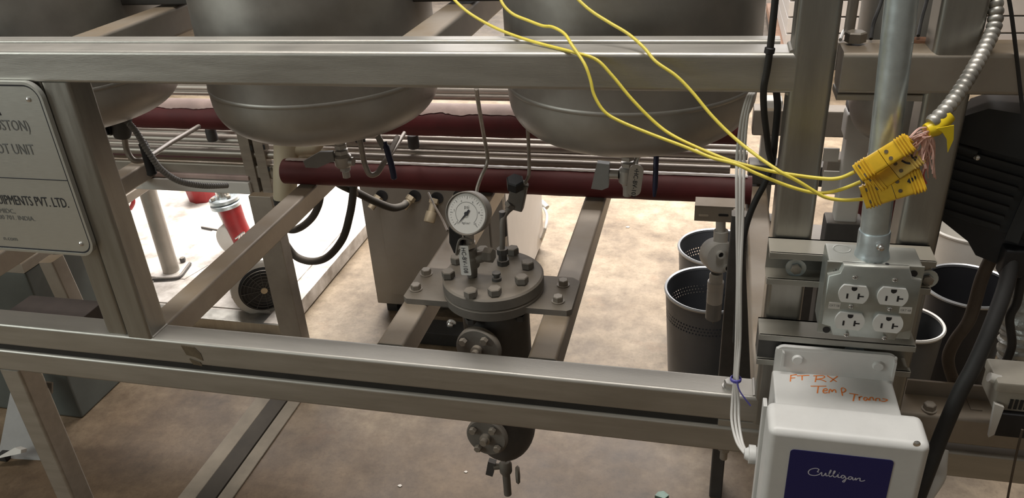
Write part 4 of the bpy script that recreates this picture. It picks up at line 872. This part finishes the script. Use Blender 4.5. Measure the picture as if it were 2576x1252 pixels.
def connector(label, pa, pb, w, t, m, tip=None):
    d = (pb - pa); L = d.length; d.normalize(); nv = (CAM - (pa + pb) / 2); nv = (nv - d * nv.dot(d)).normalized(); s = d.cross(nv).normalized()
    c = thing('yellow_connector', label, 'connector', (pa + pb) / 2, 'yellow thermocouple connectors')
    def half(nm, a, b, ridge, mm):
        mb = MB()
        prof = rrect(w, t, min(t * .35, .004), 2)
        mb.prism(prof, pa + d * a * L, s, nv, d, (b - a) * L)
        if ridge:
            for k in range(4):
                q = pa + d * (L * (ridge[0] + (ridge[1] - ridge[0]) * k / 3)); mb.prism(rrect(w * 1.09, t * 1.16, t * .3, 2), q, s, nv, d, L * .022)
        return mb.build(nm, mm, c)
    h1 = half('plug_half', 0, .495, (.06, .22), m); h2 = half('jack_half', .505, 1.0, (.80, .95), tip or m)
    for f, sd, par in ((.10, -.26, h1), (.10, .26, h1), (.60, -.2, h2), (.60, .2, h2)):
        q = pa + d * L * f + s * w * sd + nv * (t * .5)
        MB().lathe([(0, .0006), (.0021, .0006), (.0021, -.001)], q, nv, 12).build('screw', brown_tape, par)
    return c, d, s, nv, L, h2
U = at
c1_ = connector('upper yellow connector, tilted steeply, on the conduit', U(2158, 436, -.118), U(2290, 356, -.118), .0215, .013, yellow_con)
c2_ = connector('middle yellow connector with black pen marks on its end', U(2186, 470, -.108), U(2312, 385, -.108), .024, .010, yellow_con, yellow_dirty)
c3_ = connector('lowest yellow connector below the other two', U(2170, 497, -.112), U(2322, 449, -.112), .027, .012, yellow_con)
# pen marks and scorch on the ends
for cc_, off, shp in ((c2_, .78, [[(-.004, .004), (-.002, -.001), (.001, -.004)], [(.004, .004), (.0075, .003), (.006, 0), (.009, -.002), (.006, -.004)]]), (c3_, .82, [[(-.004, .001), (-.001, .004), (.003, .003), (.005, .005)], [(-.003, .0), (.001, .002), (.004, .003)]])):
    c_, d, s, nvv, L, h2 = cc_; o_ = (wloc(c_) - d * L / 2) + d * L * off + nvv * (.0052 if cc_ is c2_ else .0062)
    b0 = MB()
    for st_ in shp: b0.ribbon(smooth([o_ + d * a - s * b for a, b in st_], 4), .0022, nvv, .0006)
    b0.build('pen_mark', ink, h2)
MB().tube([U(2268, 366, -.115), U(2290, 348, -.115)], [.0062, .0055], 12).build('clamp', yellow_con, c1_[0])

# armoured cable with tape and frayed braid
armour_m = mat('armour_steel', (0.46, 0.44, 0.40), 0.45, 0.75, 0.25, 40)
ac = thing('armored_cable', 'silver armoured flexible cable bound with yellow tape at its frayed end', 'cable', U(2350, 300, -.10))
ap = [U(2497, -30, .02), U(2505, 20, .01), U(2500, 70, 0), U(2478, 120, -.02), U(2445, 180, -.05), U(2410, 235, -.075), U(2375, 280, -.095), U(2340, 312, -.105)]
corr(ap, .0074, .0082, .0009, 16, (.8, 1, .6, -.8)).build('armour', armour_m, ac)
MB().tube([U(2384, 290, -.095), U(2366, 308, -.1), U(2350, 322, -.103), U(2330, 330, -.106)], [.0088, .0098, .0096, .0078], 16).build('yellow_tape', tape_y, ac)
MB().prism([(0, 0), (.016, .004), (.0185, -.012), (.0155, -.027), (.012, -.012), (.006, -.004)], U(2356, 322, -.112), (1, 0, 0), (0, 0, 1), (0, -1, 0), .0012).build('tape_tail', tape_y, ac)
b0 = MB(); r0 = random.Random(3)
A = U(2338, 330, -.106)
for k in range(46):
    tgt = U(2270 + r0.random() * 60, 345 + r0.random() * 60, -.10 - r0.random() * .02) if k < 30 else U(2310 + r0.random() * 45, 390 + r0.random() * 70, -.10 - r0.random() * .02)
    mid = A.lerp(tgt, .5) + V((r0.uniform(-.006, .006), r0.uniform(-.004, .004), r0.uniform(-.004, .008)))
    b0.tube(smooth([A + V((r0.uniform(-.004, .004), 0, r0.uniform(-.004, .004))), mid, tgt], 4), .0007 + .0006 * (k % 3 == 0), 5)
o = b0.build('frayed_braid', pink, ac); o['kind'] = 'stuff'
MB().tube(smooth([U(2322, 380, -.105), U(2330, 410, -.105), U(2322, 440, -.106), U(2330, 462, -.106)]), .0014, 6).build('red_core', mat('red_core', (.62, .13, .12), .5), ac)

# ------------------------------------------------------------------ black finned unit, right edge
bu = thing('black_motor_unit', 'black finned motor casing at the right edge behind the armoured cable', 'motor', U(2480, 620, .10))
o_ = U(2385, 400, .06); uu = (U(2576, 455, .03) - o_).normalized(); ww = (U(2400, 330, .10) - U(2365, 545, .09)).normalized(); ww = (ww - uu * ww.dot(uu)).normalized(); nn_ = uu.cross(ww).normalized(); nn_ = -nn_ if nn_.y > 0 else nn_
def L3(a, b, c): return o_ + uu * a + ww * b + nn_ * c
mt = Matrix(((uu.x, ww.x, nn_.x, o_.x), (uu.y, ww.y, nn_.y, o_.y), (uu.z, ww.z, nn_.z, o_.z), (0, 0, 0, 1)))
MB().box(-.005, .20, -.075, .035, -.10, 0, bev=.006, mtx=mt).build('casing', motor_black, bu)
b0 = MB(); poly = [(-.012, .028), (-.004, .060), (.02, .078), (.06, .082), (.20, .060), (.20, .03)]; b0.prism(poly, L3(0, 0, -.09), uu, ww, nn_, .105); b0.build('hood', motor_black, bu)
for k in range(7):
    b0 = MB(); b0.prism(rrect(.078, .0045, .0015, 2), L3(.047, .016 - k * .0135, 0), uu, ww, nn_, .006); b0.build('fin', motor_black, bu)
    b0 = MB(); b0.prism(rrect(.06, .0055, .0015, 2), L3(.140, .020 - k * .0135, 0), uu, ww, nn_, .008); b0.build('fin', motor_black, bu)
MB().prism([(.092, .05), (.104, .05), (.112, -.075), (.096, -.075)], L3(0, 0, 0), uu, ww, nn_, .014).build('rib', motor_black, bu)
MB().tube([L3(-.03, .022, .004), L3(.028, .018, .004)], .0085, 14).build('rod_end', motor_black, bu)
MB().sph(L3(.030, .016, .012), .0045, 8).build('screw', chrome, bu); MB().sph(L3(.085, .050, .018), .0045, 8).build('screw', chrome, bu)
b0 = MB(); b0.lathe([(0, .02), (.014, .02), (.016, .015), (.016, -.01), (0, -.01)], L3(-.006, -.060, 0), nn_ + uu * -.3, 18); b0.lathe([(0, .026), (.008, .026), (.008, .02)], L3(-.006, -.060, 0), nn_ + uu * -.3, 12); b0.build('knob', black, bu)
b0 = MB(); b0.prism([(-.01, -.07), (.20, -.07), (.20, -.125), (.075, -.115), (.06, -.100)], L3(0, 0, -.09), uu, ww, nn_, .085); b0.build('lower_housing', black, bu)

# cables on the right
tag(MB().tube(smooth([U(2512, 590, .06), U(2505, 625, .05), U(2470, 700, .05), U(2440, 800, .05), U(2400, 860, .055), U(2385, 905, .06), U(2400, 960, .065), U(2415, 985, .07)], 8), .0085, 12).build('brown_cable', brown_cable), 'thick brown cable hanging in front of the right-hand bin', 'cable')
kk = thing('black_cable', 'thick black power cable slanting down past the white enclosure', 'cable', U(2420, 960, -.05))
MB().tube(smooth([U(2548, 640, .02), U(2530, 720, .0), U(2490, 830, -.03), U(2450, 920, -.05), U(2415, 985, -.06), U(2370, 1090, -.07), U(2340, 1170, -.08), U(2300, 1275, -.09)], 8), .0098, 14).build('jacket', black_rub, kk)
MB().box(-.014, .014, -.012, .012, -.02, .02, bev=.004, mtx=Matrix.Translation(U(2546, 655, .02))).build('plug', black, kk)
tag(MB().tube(smooth([U(2572, 640, .03), U(2568, 700, .02), U(2558, 760, .02), U(2540, 800, .02), U(2545, 870, .03), U(2520, 930, .04)], 8), .0055, 10).build('black_cable', black_rub), 'thinner black cable at the far right edge beside the silver wrap', 'cable')
tag(MB().tube(smooth([U(2535, -20, .0), U(2545, 40, .0), U(2556, 130, .0), U(2566, 220, .0), U(2575, 300, .0)]), .0022, 8).build('thin_cord', black_rub), 'thin dark cord falling along the top right corner', 'cord')
tag(MB().tube(smooth([U(2572, 1080, -.08), U(2555, 1150, -.08), U(2535, 1252, -.08), U(2530, 1300, -.08)]), .0016, 8).build('thin_cord', brown_cable), 'thin dark cord in the bottom right corner', 'cord')
sw = thing('silver_wrapped_pipe', 'pipe wrapped in crumpled silver foil at the right edge', 'pipe', U(2575, 900, .08))
vs = MB(); P = [U(2592, 650, .10), U(2580, 760, .09), U(2574, 860, .08), U(2572, 945, .07)]; Q = smooth(P, 14)
rr = random.Random(5); vs.tube(Q, [.031 * (1 + rr.uniform(-.06, .06)) for _ in Q], 24).build('foil', foil_wrap, sw)
dim_pl = mat('dusty_pale_plastic', (0.33, 0.30, 0.25), 0.5, 0, 0.1, 20)
db = thing('terminal_block', 'pale terminal block with dark slots at the lower right edge', 'device', U(2540, 1050, -.05))
tb = U(2500, 935, -.04); 
MB().box(tb.x + .000, tb.x + .12, -.06, -.005, tb.z - .018, tb.z - .002, bev=.003).build('top_cap', dim_pl, db)
MB().box(tb.x + .004, tb.x + .12, -.055, .0, tb.z - .050, tb.z - .016, bev=.003).build('body', dim_pl, db)
MB().box(tb.x + .012, tb.x + .12, -.062, -.052, tb.z - .088, tb.z - .050, bev=.002).build('dark_face', black, db)
MB().tube([V((tb.x - .006, -.045, tb.z - .005)), V((tb.x + .004, -.045, tb.z - .008)), V((tb.x + .03, -.045, tb.z - .009))], [.0065, .0068, .005], 10).build('round_end', white_pl, db)
MB().prism([(0, 0), (.012, -.004), (.010, -.05), (.004, -.056)], V((tb.x + .002, -.058, tb.z - .034)), (1, 0, 0), (0, 0, 1), (0, -1, 0), .006).build('side_tab', white_pl, db)
for k in range(6): bx('slot', black, db, tb.x + .022 + k * .006, tb.x + .0255 + k * .006, -.0565, -.054, tb.z - .045, tb.z - .030)
wt = tag(MB().tube(smooth([U(2368, 1130, -.03), U(2365, 1165, -.04), U(2362, 1195, -.045), U(2345, 1225, -.055), U(2318, 1262, -.07)], 6), .0095, 12).build('white_hose', white_pl), 'white plastic hose elbow under the frame right of the enclosure', 'hose')

# ------------------------------------------------------------------ things behind at the right
def bin_(label, c, r, h, perf=True, m=bin_m, rimm=None, rb_=.86):
    t = thing('waste_bin', label, 'bin', (c.x, c.y, FZ), 'waste bins')
    n = 96; ri = .0025; z1 = FZ + h
    rows = [0.0, .30, .70] + [.70 + .018 * k for k in range(1, 8)] + [.86, 1.0]
    prof = [(r * (rb_ + (1 - rb_) * f), h * f) for f in rows]
    sk = (lambda i, k: 2 < i < 9 and (i % 2 == 1) and ((k + (i // 2) % 2) % 2 == 0)) if perf else None
    b = MB(); n = 160 if perf else 64
    b.lathe(prof, (c.x, c.y, FZ), (0, 0, 1), n, sk); b.lathe([(p[0] - ri, p[1] + (.002 if k_ == 0 else 0)) for k_, p in enumerate(prof)], (c.x, c.y, FZ), (0, 0, 1), n, sk)
    b.lathe([(0, .001), (r * rb_, .001), (r * rb_, .004), (0, .004)], (c.x, c.y, FZ), (0, 0, 1), 48)
    b.build('bucket', m, t)
    lathe('rim', rimm or bin_rim, t, [(r - .004, h - .006), (r + .003, h - .006), (r + .004, h - .001), (r + .001, h + .003), (r - .004, h + .001), (r - .004, h - .006)], (c.x, c.y, FZ), n=72)
    return t
bin_('front grey perforated waste bin below the hanging sensor', V((.035, 1.0, 0)), .122, .30)
bin_('rear grey perforated waste bin peeking over the front one', V((.055, 1.255, 0)), .118, .30)
bin_('dark waste bin behind the brown cable at right', V((.728, 1.115, 0)), .116, .30, False, bin_dark)
bin_('white waste bin behind the dark one at right', V((.80, 1.42, 0)), .125, .34, False, white_pl, white_pl)
bin_('white waste bin half hidden behind the outlet box', V((.545, .93, 0)), .085, .28, False, grey_dark, white_pl)
bin_('white waste bin at the far right edge beside the silver wrap', V((.98, 1.13, 0)), .10, .30, False, white_pl, white_pl)

# hanging sensor housing
hs = thing('conduit_sensor', 'round grey conduit housing with a sensor hanging over the bins', 'sensor', at(1800, 800, .6), None)
Y6 = .60; c = at(1806, 641, Y6); 
cyl('stem', white_pl, hs, at(1813, 640, Y6) * 1.0, V((at(1813, 540, Y6).x, Y6, at(1813, 540, Y6).z)), .0105)
MB().lathe([(0, -.026), (.030, -.026), (.036, -.020), (.037, .018), (.033, .026), (0, .027)], c, V((.35, -1, .25)), 36).build('housing', white_pl, hs)
MB().cyl(at(1813, 592, Y6) + V((0, 0, .012)), at(1812, 620, Y6), .0155).build('hub', white_pl, hs)
for px, py in ((1811, 639), (1828, 672)):
    q = at(px, py, Y6 - .024); r_ = MB().lathe([(.0085, -.02), (.0085, .010), (.006, .010), (.006, .002), (0, .002)], q, V((.35, -1, .25)), 16).build('entry_boss', white_pl, hs); MB().lathe([(0, .003), (.0058, .003), (.0058, .001)], q, V((.35, -1, .25)), 14).build('dark_hole', black, r_)
q = at(1802, 690, Y6)
MB().lathe([(.012, .004), (.015, 0), (.015, -.016), (.018, -.018), (.018, -.036), (.0172, -.037), (.0172, -.040), (.0178, -.041), (.0175, -.072), (.012, -.076)], q, (0, 0, 1), 24).build('coupling', white_pl, hs)
MB().lathe([(.012, -.070), (.0175, -.072), (.0178, -.115), (.014, -.118), (0, -.118)], q, (0, 0, 1), 24).build('sensor_tip', grey_pl, hs)
cyl('probe', cast, hs, q + V((0, 0, -.118)), q + V((.001, 0, -.130)), .0018)
hb = thing('bracket_channel', 'slotted grey channel under the lower red pipe that holds the round sensor housing', 'bracket', at(1795, 535, .6))
a_, b_ = at(1746, 555, .585), at(1850, 521, .585)
MB().box(a_.x, b_.x + .02, .585, .589, a_.z, b_.z - .002, bev=.0008).build('web', steel_dusty, hb); MB().box(a_.x, b_.x + .02, .585, .63, b_.z - .004, b_.z, bev=.0008).build('flange', steel_dusty, hb)
for px, mm in ((1770, bolt_bright), (1820, black)):
    c = at(px, 541, .5845); MB().prism([(p[0], p[1]) for p in rrect(.021, .0055, .0027, 4)], c, (1, 0, 0), (0, 0, 1), (0, -1, 0), .0006).build('slot', mm, hb)
# upright behind the cables
tag(bar('rear_leg', steel_dusty, None, at(1824, 942, .56) - V((0, 0, .5)), V((at(1824, 942, .56).x, .56, -.745)), .022, .03, .004, (0, 1, 0)), 'slim grey upright tube at the right end of the lower red pipe', 'leg')
tag(bar('rear_leg', cast_dark, None, (.075, .52, FZ), (.075, .52, -.73), .030, .03, .004, (0, 1, 0)), 'dark upright right behind the white cables', 'leg')
# white plastic columns at the back
def col(label, x0, x1, y0, y1, Y, cap=True):
    a, b = at(x0, y1, Y), at(x1, y1, Y); t_ = at((x0 + x1) / 2, y0, Y)
    c = thing('plastic_column', label, 'column', ((a.x + b.x) / 2, Y, a.z)); w = (b.x - a.x)
    bx('stem', white_pl, c, a.x, b.x, Y, Y + w, a.z, t_.z - .03, bev=.004)
    bx('head', white_pl, c, a.x - .005, b.x + .006, Y - .005, Y + w + .005, t_.z - .05, t_.z, bev=.006)
    bx('foot', cast_dark, c, a.x - .015, b.x + .012, Y - .01, Y + w, FZ, a.z + .004, bev=.004); return c
col('white plastic column behind the black cables left of the right post', 1895, 1932, 250, 552, .80)
cc2 = col('white plastic column between the right post and the conduit', 2098, 2155, 285, 560, .45)
bx('dark_clamp', black, cc2, at(2130, 270, .44).x, at(2185, 270, .44).x, .42, .46, at(2130, 275, .44).z, at(2130, 252, .44).z, bev=.004)
tag(MB().lathe([(0, 0), (.05, 0), (.055, .02), (.055, .36), (.045, .38), (0, .38)], V((at(2178, 500, .80).x + .03, .80, -.979)), (0, 0, 1), 28).build('red_cylinder', red), 'dark red upright cylinder behind the white column and conduit', 'cylinder')
dk = thing('dark_equipment', 'dark brown machine base behind the white column and conduit', 'machine', (.45, 1.0, FZ))
bx('base', cast_dark, dk, .24, .44, .72, 1.0, FZ, -.98, bev=.006)
bx('upright', cast_dark, dk, .17, .235, .78, .86, FZ, -.60, bev=.004)
bx('top_rail', steel_dusty, dk, .10, .62, .78, .83, -.66, -.60, bev=.004)
bx('top_rail', cast_dark, dk, .10, .62, .78, .83, -.78, -.73, bev=.004)
tag(bar('cross_rail', steel_dusty, None, at(2075, 420, .5), at(2300, 432, .5), .05, .05, .005), 'dusty rail crossing behind the white column', 'rail')
for k, (px, py) in enumerate(((2092, 390), (2090, 460))):
    c = at(px, py, .40); tag(bx('wall_tag', pale, None, c.x - .014, c.x + .012, .40, .404, c.z - (.012 if k == 0 else .022), c.z + (.012 if k == 0 else .022)), 'small pale card right of the post, ' + ('upper' if k == 0 else 'lower'), 'card')
# pallet stack far behind, top right
ps = thing('pallet_stack', 'far stack of pale boards on a brown pallet, top right', 'pallet', (1.1, 4.4, FZ))
for k in range(5): bx('board', cab_side, ps, .45, 2.2, 4.3, 5.6, FZ + .12 + k * .10, FZ + .21 + k * .10, bev=.004)
bx('pallet_deck', mat('pallet_wood', (.36, .20, .12), .7, 0, .2, 8), ps, .40, 2.25, 4.22, 5.7, FZ + .06, FZ + .115)
for xx in (.45, 1.3, 2.15): bx('block', brown_cable, ps, xx - .05, xx + .05, 4.22, 5.7, FZ, FZ + .06)
tag(bx('white_sheet', pale, None, 1.55, 2.4, 2.55, 3.1, FZ, FZ + .55, bev=.01), 'pale box standing on the floor at the upper right corner', 'box')
# floor scraps
for px, py, m_, s_, l_ in ((1665, 1248, teal, .017, 'teal scrap at the bottom edge of the floor'), (1579, 572, pale, .008, 'white chip on the bright floor right of the rail'), (1006, 1222, pale, .006, 'pale chip on the brown floor below the beam'), (1172, 1187, pale, .005, 'tiny pale chip left of the drain valve')):
    q = atz(px, py, FZ); b0 = MB(); b0.prism([(-1 * s_, -.3 * s_), (.4 * s_, -.7 * s_), (1 * s_, .1 * s_), (.2 * s_, .8 * s_), (-.6 * s_, .5 * s_)], q, (1, 0, 0), (0, 1, 0), (0, 0, 1), s_ * .35)
    tag(b0.build('floor_scrap', m_), l_, 'scrap')

# ------------------------------------------------------------------ raise everything so the floor is at height 0
for o in S.objects:
    if o.parent is None: o.location.z += H0
